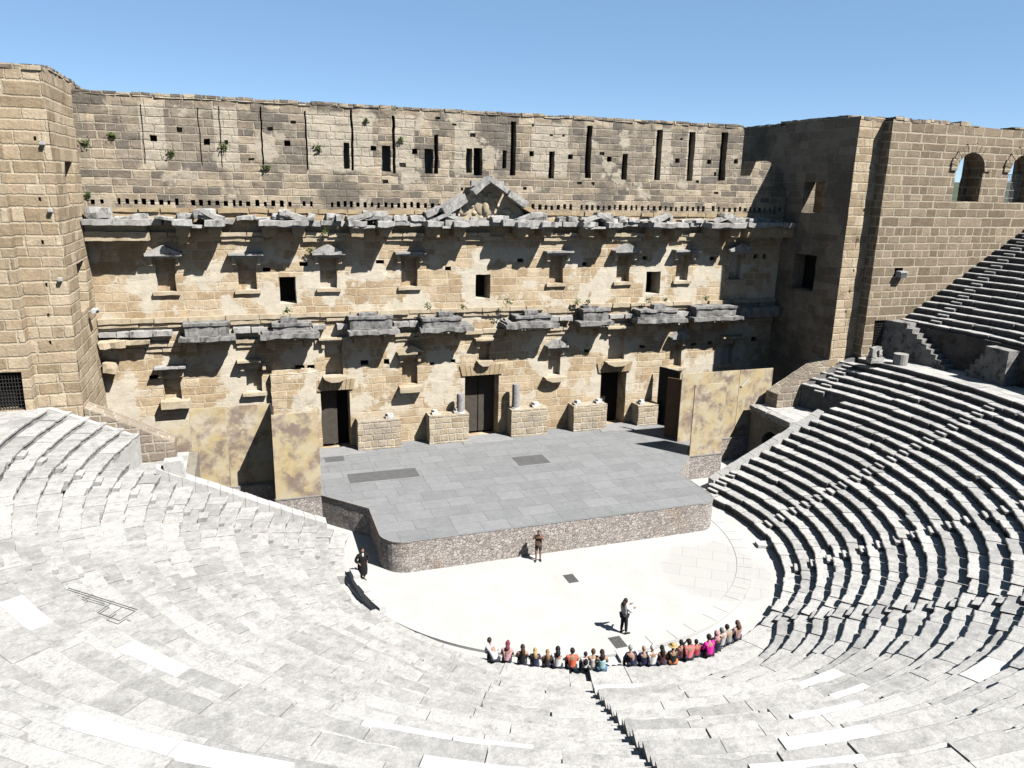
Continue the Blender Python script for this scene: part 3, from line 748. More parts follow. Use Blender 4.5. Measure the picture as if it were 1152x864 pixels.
# --- lower storey: grey blocks of the lower entablature
for i,c in enumerate(AED):
    w=(2.85,3.3,3.0,3.35,3.7,2.3,3.9,4.1)[i]
    b=MB(); b.rbox(c-w/2-.28,c+w/2+.28,YW-1.75,YW,10.22,10.52,.1,.22,seed=i+.5)
    HT=(11.2,10.98,11.25,11.0,10.92,11.25,11.05,11.15)[i]; IN=(.1,.45,.05,.3,.5,.1,.35,.2)[i]; sh=(.0,.2,-.1,-.3,.2,.1,-.2,.0)[i]
    if i in(1,3,4,6): b.rbox(c-w/2-.1,c+w/2+.1,YW-1.55,YW,10.5,10.66,.05,.25,seed=i+77)
    b.rbox(c-w/2+IN+sh,c+w/2-IN+sh,YW-1.38+.1*(i%3),YW,10.52,HT,.05,.3,seed=i+9)
    b.rbox(c-w/2+IN+sh-.1,c+w/2-IN+sh+.08,YW-1.48+.1*(i%3),YW,HT-.02,HT+.16,.06,.28,seed=i+19)
    if i in(1,3,4,6): b.rbox(c-.5,c+.6,YW-1.1,YW-.4,HT+.1,HT+.5,.07,.25,seed=i+29)
    if i in (2,5): b.rbox(c-.9,c+.4,YW-.9,YW-.3,HT+.1,HT+.34,.1,.25,seed=i+29)
    o=b.build('entablature_block',M['dgrey'],sb)
    b=MB(); n=int(w/.24)
    for q in range(n):
        if rnd.random()<.8:
            x=c-w/2+q*.24; b.box(x,x+.13,YW-1.6,YW-1.3,10.1,10.24)
    if b.v: b.build('dentil_band',M['grey'],o)
    b=MB()
    b.rbox(c-w/2+.15,c+w/2-.15,YW-.9,YW,9.85,10.24,.06,.3,seed=i+39)
    b.build('bracket',M['bracket'],o); b=MB()
    if i!=3: b.rbox(c-w/2+.2,c-w/2+.75,YW-1.2,YW,9.45,10.2,.09,.25,seed=i+49); b.build('bracket',M['bracket'],o); b=MB()
    if i not in (4,): b.rbox(c+w/2-.75,c+w/2-.2,YW-1.15,YW,9.5,10.2,.09,.25,seed=i+59); b.build('bracket',M['bracket'],o)
# left end remains of the lower entablature
b=MB(); b.rbox(AX-TX+.05,AX-TX+1.6,YW-1.2,YW,9.9,10.35,.12,.3,seed=71); b.rbox(AX-TX+1.5,AX-TX+3.,YW-.8,YW,10.0,10.3,.1,.3,seed=72); b.build('bracket',M['cream'],sb); b=MB(); b.rbox(AX-TX+.1,AX-TX+.9,YW-.9,YW,8.3,9.0,.1,.3,seed=73)
b.build('bracket',M['cream'],sb)
b=MB(); b.rbox(AX+TX-4.6,AX+TX,YW-1.1,YW,10.2,11.1,.12,.35,seed=74); b.build('entablature_block',M['dgrey'],sb)

# --- canopies and sills of the niches
def canopy(c,w,z,tri,p=.72,mat='grey',broken=False):
    b=MB(); w2=w*(.75 if broken else 1)
    b.rbox(c-w,c-w+2*w2,YW-p,YW,z,z+.14,.03,.25,seed=c)
    b.rbox(c-w+.14,c-w+2*w2-.12,YW-p*.72,YW,z-.16,z,.02,.25,seed=c+1)
    if tri: b.prism([(c-w-.03,z+.14),(c+w+.03,z+.14),(c+.1,z+.62),(c-.1,z+.62)],YW-p*.96,YW)
    o=b.build('niche_canopy',M[mat],sb)
    b=MB()
    for s in (-1,1):
        b=MB(); b.rbox(c+s*(w-.3)-.11,c+s*(w-.3)+.11,YW-p*.5,YW,z-.62,z-.16,.03,.2,seed=c+s)
        b.build('console',M['cream'],o)
for i,c in enumerate(NU): canopy(c,1.08,15.56,i in(0,2,5,7),.75)
def sill(c,w,z,p=.3,mat='cream',rounded=False,h=.22):
    b=MB()
    if rounded:
        b.prism([(c-w,z),(c+w,z),(c+w*.9,z-h*.7),(c+w*.35,z-h*1.7),(c-w*.35,z-h*1.7),(c-w*.9,z-h*.7)],YW-p,YW)
    else: b.rbox(c-w,c+w,YW-p,YW,z-h,z,.035,.25,seed=c+z)
    b.build('niche_sill',M[mat],sb)
for c in NU: sill(c,.82,13.25,.2)
canopy(LN[0][0],.95,8.35,False,.8,'grey'); canopy(LN[1][0],1.0,8.5,False,.7,'cream',True); canopy(LN[2][0],1.0,9.75,False,.5,'cream'); canopy(LN[3][0],.95,8.5,True,.7,'cream',True)
canopy(LN[4][0],.85,9.25,False,.7,'cream'); canopy(LN[5][0],.85,8.45,True,.75,'grey'); canopy(LN[6][0],1.1,9.7,False,.6,'cream'); canopy(LN[7][0],.8,8.65,True,.7,'grey'); canopy(LN[8][0],.95,8.5,False,.7,'cream')
sill(LN[0][0]+.15,.9,6.15,.7,'cream',h=.5); sill(LN[1][0],.8,6.3,.35); sill(LN[2][0],.8,7.15,.65,'cream',True); sill(LN[3][0],.85,6.1,.7,'cream',h=.4); sill(LN[4][0],.6,7.65,.5,'cream',True)
sill(LN[5][0],.9,6.1,.6,'cream',True); sill(LN[6][0],1.0,7.05,.6,'cream',True); sill(LN[7][0],.8,6.2,.4); sill(LN[8][0],.8,6.2,.4)
# flat arches over the three doors, leaves of the doors
for x0,x1,z1 in DOORS:
    b=MB(); n=9
    for k in range(n):
        a=x0-.35+(x1-x0+.7)*k/n; c=x0-.35+(x1-x0+.7)*(k+1)/n; m=(x0+x1)/2
        h=.75 if abs(k-4)>0 else .85
        b.prism([(a+.015+(m-a)*.06,z1-.02),(c-.015+(m-c)*.06,z1-.02),(c-.015-(m-c)*.06,z1+h),(a+.015-(m-a)*.06,z1+h)],YW-.09-.03*rnd.random(),YW+.3)
    b.build('door_lintel',M['bracket'],sb)
x0,x1,z1=DOORS[1]
b=MB()
for k in range(2): b.box(x0+.05+k*(x1-x0)/2,x0-.03+(k+1)*(x1-x0)/2,YW+1.1,YW+1.2,1.8,z1-.05)
b.build('door',M['door'],sb)
b=MB(); b.box(DOORS[0][0]+.05,DOORS[0][0]+1.2,YW+.95,YW+1.05,1.8,5.95); b.build('door',M['door'],sb)
b=MB(); b.rbox(1.2,4.2,YW-.45,YW,1.7,7.55,.06,.4,seed=44); b.rbox(1.25,3.9,YW-.3,YW,7.5,7.75,.08,.3,seed=46); b.build('pier',M['facade'],sb)
for xx in (3.95,24.95,13.3,18.35): pass

# ---------------------------------------------------------------- side towers and flank walls
def tower(sgn):
    X=AX+sgn*TX
    t=thing('side_tower','tower wing with a brown flank wall and arched windows at the top' if sgn>0 else 'tower wing in sunlit tan ashlar with small box lamps on its corner','tower',(X,46.2,8))
    m=M['tower']; sm=M['tower_shade'] if sgn>0 else m
    # inner side face
    b=MB()
    win=[(48.95,51.5,12.75,15.5,1.1,'open'),(49.0,51.3,18.7,21.05,1.1,'open')]
    wall_grid(b,lambda a,z,d:(X+sgn*d,a,z),46.2,61.,-.3,25.5,win,seg=.9,amp=.05,top=lambda a:25.55-(a>54.6)*.15+.05*noise.noise(Vector((a,2,0))),back=1.1)
    wall_grid(b,lambda a,z,d:(X+sgn*(1.1+d),a,z),46.2,61.,-.3,25.4,[w[:4]+(0.,'open') for w in win],seg=3,amp=0)
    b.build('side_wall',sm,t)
    # corner strip, set back from the flank wall
    b=MB(); xs=sorted((X+sgn*.0,X+sgn*2.15)); 
    wall_grid(b,lambda a,z,d:(a,46.2+d,z),xs[0],xs[1],-.3,25.45,[(xs[0]+.9+k*.1,xs[0]+1.02+k*.1,z,z+.22,.3) for k,z in enumerate((11.5,13.,14.6,16.8,19.,22.))],seg=.9,amp=.05,top=lambda a:25.58+.05*noise.noise(Vector((a,2,0))),back=1.2)
    b.build('corner_strip',m,t)
    # flank wall
    xs=sorted((X+sgn*2.1,X+sgn*24)); b=MB()
    arches=[]
    if sgn>0: arches=[(50.4,53.1,19.85,23.4,1.3,'open'),(55.7,58.4,19.85,23.4,1.3,'open'),(61.,63.7,19.85,23.4,1.3,'open')]
    gates=[(X+sgn*2.5,X+sgn*3.9)] if sgn<0 else [(X+3.0,X+4.2)]
    go=[(min(g),max(g),8.2,10.3 if sgn<0 else 11.0,.8,1) for g in gates]
    extra=[(45.95,46.75,14.2,14.95,.5,1)] if sgn>0 else []
    def ftop(a): return 25.35-.014*abs(a-X)+.12*noise.noise(Vector((a*.8,4,0)))+.1*noise.noise(Vector((a*2.7,8,0)))
    wall_grid(b,lambda a,z,d:(a,45.3+d,z),xs[0],xs[1],-.3,25.3,arches+go+extra,seg=.8,amp=.05,top=ftop,back=1.3)
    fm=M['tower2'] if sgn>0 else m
    wall_grid(b,lambda a,z,d:(a,46.6+d,z),xs[0],xs[1],-.3,25.2,[a[:4]+(0.,'open') for a in arches],seg=3,amp=0)
    xe=X+sgn*2.12
    b.poly([(xe,45.3,-.3),(xe,46.6,-.3),(xe,46.6,25.3),(xe,45.3,25.3)])
    for (a0,a1,z0,z1,_,_) in arches:       # round heads
        r=(a1-a0)/2; xc=(a0+a1)/2; zs=z1-r; n=14
        for k in range(n):
            p=pi*k/n; q=pi*(k+1)/n
            A=(xc+r*cos(p),zs+r*sin(p)); B=(xc+r*cos(q),zs+r*sin(q))
            sq=lambda P:(P[0],z1+.05)
            for yy in (45.33,46.57): b.poly([(A[0],yy,A[1]),(B[0],yy,B[1]),(B[0],yy,z1+.06),(A[0],yy,z1+.06)])
            b.poly([(A[0],45.33,A[1]),(B[0],45.33,B[1]),(B[0],46.57,B[1]),(A[0],46.57,A[1])])
    b.build('flank_wall',[fm,M['dark']],t)
    for (a0,a1,z0,z1,_,_) in arches:
        r=(a1-a0)/2; xc=(a0+a1)/2; zs=z1-r; b=MB(); n=13
        for k in range(n):
            p=pi*k/n+.012; q=pi*(k+1)/n-.012
            ro=r+.62+.08*(k%2)
            b.prism([(xc+r*cos(p),zs+r*sin(p)),(xc+ro*cos(p),zs+ro*sin(p)),(xc+ro*cos(q),zs+ro*sin(q)),(xc+r*cos(q),zs+r*sin(q))],45.2-.03*rnd.random(),45.5)
        b.build('arch_ring',M['tower2'],t)
        b=MB(); b.rbox(a0+2.3,a1+.15,46.62,46.85,z0-.3,z1+.4,.05,.5,seed=a0); b.build('inner_pier',M['tower2'],t)
        if a0>55:
            b=MB(); x=a0
            while x<a1: b.tube([(x,46.2,z0),(x,46.2,z0+2.1)],[.018,.018],5); x+=.16
            for zz in (.3,.9,1.5,2.1): b.tube([(a0,46.2,z0+zz),(a1,46.2,z0+zz)],[.02,.02],5)
            b.build('window_rail',M['lamp_grey'],t)
    # rest of the hollow tower
    b=MB(); xo=X+sgn*8.2; xs=sorted((xo,X+sgn*1.1))
    b.box(xs[0],xs[1],60.,61.,-.3,25.4); b.box(min(xo,xo+sgn),max(xo,xo+sgn),46.6,61.,-.3,25.2); b.box(xs[0],xs[1],46.6,60.,16.2,16.6)
    b.build('back_wall',m,t)
    b=MB(); b.box(min(X+sgn*1.3,X+sgn*2.0),max(X+sgn*1.3,X+sgn*2.0),48,53,11,16.1); b.build('window_shade_block',M['dark'],t)  # black block added behind the lower window to read as interior shade
    # coping stones
    b=MB(); x=X
    while abs(x-X)<23.5:
        L=rnd.uniform(.7,1.6); y0=46.15 if abs(x-X)<1.6 else 45.25
        if abs(x-X)<9 or rnd.random()<.55:
            xa,xb=sorted((x,x+sgn*L)); zt=ftop(x)
            b.rbox(xa+.01,xb-.01,y0,y0+1.3,zt-.02,zt+(.2 if abs(x-X)<8 else rnd.uniform(.06,.28)),.06,.35,seed=rnd.random()*60)
        x+=sgn*L
    y=47.4
    while y<60.5:
        L=rnd.uniform(.8,1.5); xa,xb=sorted((X-sgn*.04,X+sgn*1.2)); b.rbox(xa,xb,y,y+L-.02,25.4 if y>54.6 else 25.53,25.6 if y>54.6 else 25.72,.05,.4,seed=rnd.random()*60); y+=L
    b.build('coping',M['attic'],t)
    for g in gates:
        b=MB(); a0,a1=sorted(g); z0,z1=8.2,(10.3 if sgn<0 else 11.0)
        x=a0+.05
        while x<a1: b.tube([(x,45.45,z0),(x,45.45,z1)],[.022,.022],5); x+=.14
        zz=z0+.1
        while zz<z1: b.tube([(a0,45.45,zz),(a1,45.45,zz)],[.02,.02],5); zz+=.2
        b.build('grille_gate',M['iron'],t)
    return t
tower(1); tower(-1)

# ---------------------------------------------------------------- side entrances
M['vault']=stone('grey_ochre_stone',(.42,.38,.31),(.3,.27,.22),1.1,((.2,.18,.15),.55,.7,.7),seed=14.)
for sgn in (1,-1):
    x0=AX+sgn*19.75; xs=sorted((x0,AX+sgn*25.3))
    t=thing('entrance_vault','flat roofed stone entrance with an arched doorway below the tower %s'%('with arched windows' if sgn>0 else 'with box lamps'),'entrance',(x0,45,0))
    b=MB(); b.box(xs[0]+(.8 if sgn>0 else 0),xs[1]-(0 if sgn>0 else .8),42.82,47.55,-.1,4.38)
    wall_grid(b,lambda a,z,d:(x0+sgn*d,a,z),42.82,47.55,-.1,4.38,[(43.7,45.9,-.05,3.0,.78,1)],seg=.7,amp=.03,back=.8)
    b.poly([(x0,47.55,-.1),(x0+sgn*.8,47.55,-.1),(x0+sgn*.8,47.55,4.38),(x0,47.55,4.38)])
    for k in range(10):
        p,q=pi*k/10,pi*(k+1)/10; A=(44.8+1.1*cos(p),1.92+1.1*sin(p)); B=(44.8+1.1*cos(q),1.92+1.1*sin(q)); xx=x0+sgn*.03
        b.poly([(xx,*A),(xx,*B),(xx,B[0],3.06),(xx,A[0],3.06)])
    b.build('wall',[M['vault'],M['dark']],t)
    b=MB()
    for k in range(11):
        p,q=pi*k/11+.01,pi*(k+1)/11-.01; ro=1.5
        b.prism([(44.8+1.1*cos(p),1.92+1.1*sin(p)),(44.8+ro*cos(p),1.92+ro*sin(p)),(44.8+ro*cos(q),1.92+ro*sin(q)),(44.8+1.1*cos(q),1.92+1.1*sin(q))],*sorted((x0-sgn*.06,x0+sgn*.2)),axis='x')
    b.build('arch_ring',M['vault'],t)
    b=MB(); y=42.8
    while y<47.5:
        e=min(47.6,y+rnd.uniform(1.,1.8)); xa,xb=sorted((x0-sgn*.22,x0+sgn*.5)); b.rbox(xa,xb,y+.01,e-.01,4.1,4.4,.03,.3,seed=y); xa,xb=sorted((x0-sgn*.1,x0+sgn*.3)); b.rbox(xa,xb,y+.01,e-.01,3.85,4.09,.02,.3,seed=y+3); y=e
    if sgn>0: b.build('cornice',M['grey'],t)
    b=MB(); y=42.85
    while y<47.3:
        e=min(47.5,y+rnd.uniform(.7,1.2)); x=AX+sgn*20.25
        while abs(x-AX)<25.2:
            L=rnd.uniform(.8,1.8); xa,xb=sorted((x,x+sgn*L)); b.cur=(min(1,max(0,rnd.gauss(.6,.2))),0,0,1); b.box(xa+.01,xb-.01,y+.01,e-.01,4.3,4.41+rnd.gauss(0,.012)); x+=sgn*L
        y=e
    b.build('roof_paving',M['seat'],t)
    rt=MB(); xa,xb=AX+sgn*20.9,AX+sgn*25.3
    n=12
    for k in range(n):
        a,c=xa+(xb-xa)*k/n,xa+(xb-xa)*(k+1)/n; za,zc=5.5+2.4*k/n,5.5+2.4*(k+1)/n
        p=[(a,4.35),(c,4.35),(c,zc+.05*noise.noise(Vector((c*3,0,0)))),(a,za+.05*noise.noise(Vector((a*3,0,0))))]
        rt.prism(p,46.12,47.5)
    o=rt.build('sloping_wall',M['ramp']); tag(o,'sloping brown block wall rising to the foot of the tower %s'%('with arched windows' if sgn>0 else 'with box lamps'),'wall')

# ---------------------------------------------------------------- stage
ZS=1.8
def half(s):
    p=[(AX+s*(9.0+1.4*sin(R(a))),38.55-1.4*cos(R(a))) for a in range(0,91,10)]
    return p+[(AX+s*10.4,42.1),(AX+s*12.85,44.85),(AX+s*15.55,44.85),(AX+s*15.55,47.65),(AX+s*22.1,47.65),(AX+s*22.1,YW-.0)]
poly=half(1); left=half(-1); outline=poly+left[::-1]       # counter-clockwise
st=thing('stage_platform','raised grey paved stage with a rounded front wall of pinkish rubble','stage',(AX,45,0))
b=MB(); b.poly([(x,y,ZS) for x,y in outline]); b.build('stage_floor',M['stage'],st)
b=MB()
n=len(outline)
def inset(i,d):
    p=Vector(outline[i]); a=Vector(outline[i-1]); c=Vector(outline[(i+1)%n]); t=(c-a).normalized(); return p+Vector((t.y,-t.x))*d
for i in range(n):
    j=(i+1)%n
    if outline[i][1]>53 and outline[j][1]>53: continue
    a,c=Vector(outline[i]),Vector(outline[j]); L=(c-a).length; m=max(1,int(L/.4))
    for k in range(m):
        p,q=a.lerp(c,k/m),a.lerp(c,(k+1)/m)
        def pt(v,z):
            w=Vector((v.x,v.y,z)); e=noise.noise_vector(w*2.2)*.03; return (v.x+e.x,v.y+e.y,z)
        for z0,z1 in ((-.05,.45),(.45,.9),(.9,1.35),(1.35,ZS-.02)): b.poly([pt(p,z0),pt(q,z0),pt(q,z1),pt(p,z1)])
b.build('front_wall',M['rubble'],st)
b=MB()      # light mortar edge and thin coping along the rim
for i in range(len(poly)+len(left)-1):
    i2=(i+1)%n; 
    if outline[i][1]>52 and outline[i2][1]>52: continue
    a,c=Vector(outline[i]),Vector(outline[i2]); t=(c-a).normalized(); nn=Vector((t.y,-t.x))*.03; mm=Vector((-t.y,t.x))*.06
    b.poly([(*(a+nn),ZS+.012),(*(c+nn),ZS+.012),(*(c+mm),ZS+.012),(*(a+mm),ZS+.012)]); b.poly([(*(a+nn),ZS-.06),(*(c+nn),ZS-.06),(*(c+nn),ZS+.012),(*(a+nn),ZS+.012)])
b.build('rim',stone('rim_mortar',(.42,.4,.37),(.3,.29,.27),3.),st)
M['slab_d']=stone('dark_grey_slab',(.135,.137,.14),(.17,.172,.175),2.,bump=.2)
for (x0,x1,y0,y1) in ((5.5,10.0,46.3,47.9),(16.9,19.2,46.35,48.05),(4.4,5.7,50.5,52.)):
    b=MB(); b.box(x0,x1,y0,y1,ZS-.02,ZS+.006); b.build('trapdoor',M['slab_d'],st)
M['slab_l']=stone('pale_landing',(.42,.42,.42),(.34,.34,.345),2.,bump=.2)
for x0,x1,z1 in DOORS:
    b=MB(); b.prism([(x0-.3,YW-.02),(x0-.6,YW-1.9),(x1+.9,YW-1.9),(x1+.1,YW-.02)],ZS-.02,ZS+.035,axis='z'); b.build('door_landing',M['slab_l'],st)

# pedestals against the stage wall
for i,(x0,x1,zt,desc) in enumerate(((6.85,9.95,3.92,'wide bare stone pedestal beside the stage door next to the pale screens'),(12.0,15.0,3.95,'stone pedestal carrying the short pale column stump beside the central stage door'),
      (18.3,21.25,3.95,'stone pedestal carrying the taller grey column stump beside the central stage door'),(23.4,26.25,3.85,'stone pedestal with two white fragments and no column, near the black board'),(29.0,30.9,3.5,'smallest stone pedestal, standing against the black board'))):
    b=MB(); b.rbox(x0,x1,YW-1.2,YW-.02,ZS,zt,.045,.3,seed=i*3+2); o=b.build('pedestal',M['ped']); tag(o,desc,'pedestal','stone pedestals along the stage wall')
    tops={0:[(9.2,.55)],1:[(12.5,.4),(14.2,.5)],2:[(20.4,.6)],3:[(23.9,.5),(25.7,.55)],4:[(29.5,.4)]}[i]
    for j,(xx,w) in enumerate(tops):
        b=MB(); b.rbox(xx-w*.6,xx+w*.6,YW-.95,YW-.35,zt,zt+.16,.06,.16,seed=xx); b.rbox(xx-w*.42,xx+w*.42,YW-.85,YW-.45,zt+.14,zt+.34,.06,.14,seed=xx+1,rot=.3)
        o=b.build('stone_fragment',M['marble']); tag(o,('broken white column base on the outer end of the ' if (len(tops)>1 and j==0) else 'broken white column base nearer the door on the ' if len(tops)>1 else 'lone broken white column base on the ')+('wide bare pedestal by the screens','pedestal with the short column','pedestal with the taller column','pedestal without a column','smallest pedestal by the black board')[i],'column base','column bases left on the pedestals')
for x,z0,z1,l in ((14.45,3.93,5.4,'short pale column stump on a pedestal beside the central door'),(18.75,3.93,5.85,'taller grey column stump on a pedestal beside the central door')):
    b=MB(); zz=[z0+(z1-z0)*k/5 for k in range(6)]; b.tube([(x+.02*noise.noise(Vector((x,q,0))),YW-.75,q) for q in zz],[.3,.29,.28,.275,.275,.26],16); o=b.build('column_stump',stone('column_marble',(.5,.48,.48),(.38,.36,.37),5.,seed=x)); tag(o,l,'column','column stumps on the pedestals')
    b=MB(); b.tube([(x,YW-.75,z0-.02),(x,YW-.75,z0+.14)],[.38,.33],16); b.build('base_ring',M['marble'],o)

# painted screens
def screen(p0,p1,z0,z1,mat,label,grp='painted scenery screens beside the stage',t=.1):
    (x0,y0),(x1,y1)=p0,p1; d=Vector((x1-x0,y1-y0)).normalized(); nn=Vector((-d.y,d.x))*t
    b=MB(); q=[(x0,y0),(x1,y1),(x1+nn.x,y1+nn.y),(x0+nn.x,y0+nn.y)]; b.prism(q,z0,z1,axis='z')
    o=b.build('painted_screen',mat); tag(o,label,'screen',grp)
    b=MB(); m=Vector(((x0+x1)/2,(y0+y1)/2))+nn
    for f in (.12,.88):
        bx=Vector((x0,y0)).lerp(Vector((x1,y1)),f)+nn*1.6
        b.tube([(bx.x,bx.y,z0),(bx.x,bx.y,z1-.1)],[.05,.05],6); b.tube([(bx.x,bx.y,z0+1.5),(bx.x+nn.x*6,bx.y+nn.y*6,z0+.02)],[.04,.04],6)
    b.build('prop',M['rust'],o)
S1,S2,S3,S4,S5=[screen_mat('faux_marble_%s'%w,sd) for w,sd in (('amber',3.),('gold',19.),('cloud',37.),('ochre',58.),('sand',71.))]
screen((.94,44.95),(3.6,44.95),ZS,7.05,S1,'cream and amber painted screen standing forward at the stage corner near the person in black')
screen((-3.65,47.8),(-1.64,47.8),ZS,6.95,S2,'golden painted screen with a dark brown cloud, beside the low brown screen')
screen((.96,47.78),(.96,45.06),.1,7.0,M['black_board'],'wing screen coloured black for its shade, edgeways behind the cream and amber screen')  # wing coloured black so that its unlit face reads as shade
screen((-1.62,47.8),(1.02,47.8),ZS,6.95,S3,'ochre painted screen half in deep shadow behind the cream and amber screen')
screen((-5.55,47.8),(-3.67,47.8),ZS,6.3,S5,'low brown painted screen beside the sloping block wall')
screen((29.35,44.95),(31.95,44.95),ZS,7.05,S4,'narrow yellow and grey painted screen standing forward at the stage corner near the arched entrance')
screen((30.1,47.9),(35.1,47.9),ZS,7.08,S2,'wide mottled painted screen behind the narrow yellow and grey screen')
screen((35.13,47.9),(38.1,47.9),ZS,7.08,S1,'ochre painted screen with a white torn strip near its top edge')
b=MB(); b.rbox(35.2,36.0,47.82,47.88,6.0,6.14,.02,.2,ry=-.75,seed=4); o=b.build('torn_strip',M['lamp_white'],None); tag(o,'white torn strip hanging on an ochre painted screen','strip')
screen((29.75,49.35),(30.55,48.25),ZS,6.5,M['rust'],'plain dark brown board turned edgeways behind the wide mottled screen','brown boards closing the right side of the stage')
screen((31.05,52.9),(31.75,50.95),ZS,6.45,M['black_board'],'black board against the stage wall beside the smallest pedestal','brown boards closing the right side of the stage')

# curb beside the orchestra (left) and gratings
b=MB()
b.cur=(.8,0,.5,1)
for a,c,h in ((-176.5,-172.6,.62),(-172.5,-169.2,.44),(-169.1,-165.2,.52),(-165.1,-161.3,.42),(-161.2,-157.6,.4)):
    arcbox(b,12.0,12.36,a,c,-.2,h)
o=b.build('low_curb',M['seat']); tag(o,'low broken stone curb at the edge of the orchestra beside the person in black','curb')
for (x0,x1,y0,y1,l) in ((15.22,15.8,33.6,34.5,'small grey floor grating in the middle of the orchestra'),(14.95,15.55,27.5,28.4,'grey floor grating at the near edge of the orchestra behind the seated group')):
    b=MB(); b.box(x0,x1,y0,y1,-.02,.008); o=b.build('floor_grating',M['grate']); tag(o,l,'grating','gratings in the orchestra floor')
    b=MB()
    k=x0+.06
    while k<x1: b.box(k,k+.02,y0+.03,y1-.03,.008,.016); k+=.08
    b.build('bars',M['iron'],o)
b=MB(); b.cur=(.9,0,1,1); b.prism([(14.85,27.45),(15.75,27.38),(15.78,26.55),(14.75,26.6)],-.12,.02,axis='z'); o=b.build('paving_slab',M['seat']); tag(o,'clean white slab in front of the near floor grating','slab')
b=MB(); b.cur=(.9,0,.6,1); arcbox(b,11.7,12.6,-18.5,-15.5,-.15,.06); o=b.build('paving_slab',M['seat']); tag(o,'pale slab lying radially at the orchestra edge below the tall seat rows','slab')

# ---------------------------------------------------------------- lights, loose stones, frame
b=MB(); b.box(46.05,46.75,44.75,45.25,14.6,14.72); b.rbox(46.1,46.75,44.85,45.3,14.25,14.6,.01,.3); o=b.build('floodlight',M['lamp_grey']); tag(o,'grey floodlight fixed to the brown flank wall above the upper seats','light')
b=MB(); b.box(46.1,46.12,44.82,44.84,14.2,14.6); b.box(46.14,46.7,44.8,44.83,14.28,14.56); b.build('lamp_glass',M['shutter'],o)
for x,y,z,l in ((-9.22,46.1,21.86,'small white box lamp highest on the tan tower'),(-9.25,46.1,18.55,'small white box lamp halfway up the tan tower'),(-9.2,46.1,15.0,'small white box lamp lowest on the tan tower')):
    b=MB(); b.box(x-.09,x+.09,y-.14,y+.1,z-.08,z+.09); o=b.build('wall_lamp',M['lamp_white']); tag(o,l,'light','box lamps on the left tower')
    b=MB(); b.box(x-.06,x+.06,y-.15,y-.14,z-.05,z+.06); b.build('lamp_glass',M['lamp_grey'],o)
b=MB(); b.tube([(-8.9,50.9,12.5),(-8.5,50.7,12.55)],[.04,.04],6); b.box(-8.62,-8.3,50.2,50.85,12.5,12.72); o=b.build('wall_camera',M['lamp_white']); tag(o,'white camera on a bracket on the inner side of the tan tower','camera')
b=MB(); b.tube([(-8.3,50.16,12.6),(-8.3,50.2,12.6)],[.08,.08],8); b.build('lens',M['iron'],o)

M['ldrum']=stone('pale_limestone',(.5,.49,.46),(.4,.39,.37),1.5,((.22,.215,.21),.55,.7,.7))
def cyl_block(x,y,r,z0,z1,seed):
    b=MB(); b.cur=(.8,.1,.1,1)
    i=len(b.v); n=18
    b.tube([(x,y,z0+(z1-z0)*k/4) for k in range(5)],[r*(1+.05*noise.noise(Vector((seed,k,0)))) for k in range(5)],n); return b
b=cyl_block(45.0,42.6,.5,8.2,9.0,1.); o=b.build('drum_block',M['ldrum']); tag(o,'round pale stone drum on the edge of the seating walkway','stone block')
b=MB(); b.rbox(43.0,44.2,43.3,43.9,8.2,8.6,.08,.25); b.rbox(43.1,43.5,43.35,43.85,8.6,9.3,.1,.2,seed=3); b.rbox(43.75,44.1,43.4,43.85,8.6,9.15,.1,.2,seed=5); b.rbox(43.1,44.05,43.45,43.8,9.1,9.4,.1,.2,seed=6)
o=b.build('broken_pedestal',M['ldrum']); tag(o,'broken pale pedestal with a gap through it at the end of the walkway','stone block')
b=MB()
fA,fB,fD,fE=Vector((-6.36,26.9,6.82)),Vector((-4.0,24.75,6.82)),Vector((-4.4,24.29,6.82)),Vector((-5.13,25.0,6.82))
off=(fD-fB)*.9
for p,q in ((fA,fB),(fA+Vector((.05,.08,0)),fB+Vector((.05,.08,0))),(fE,fD),(fB,fD),(fA.lerp(fB,.82),fD.lerp(fE,.5)),(fA.lerp(fB,.66),fE),(fA.lerp(fB,.36),fA.lerp(fB,.36)+off),(fA,fA+off)):
    b.tube([p,q],[.015,.015],6)
o=b.build('iron_frame',M['grate']); tag(o,'thin grey iron frame lying on the seat rows','frame')

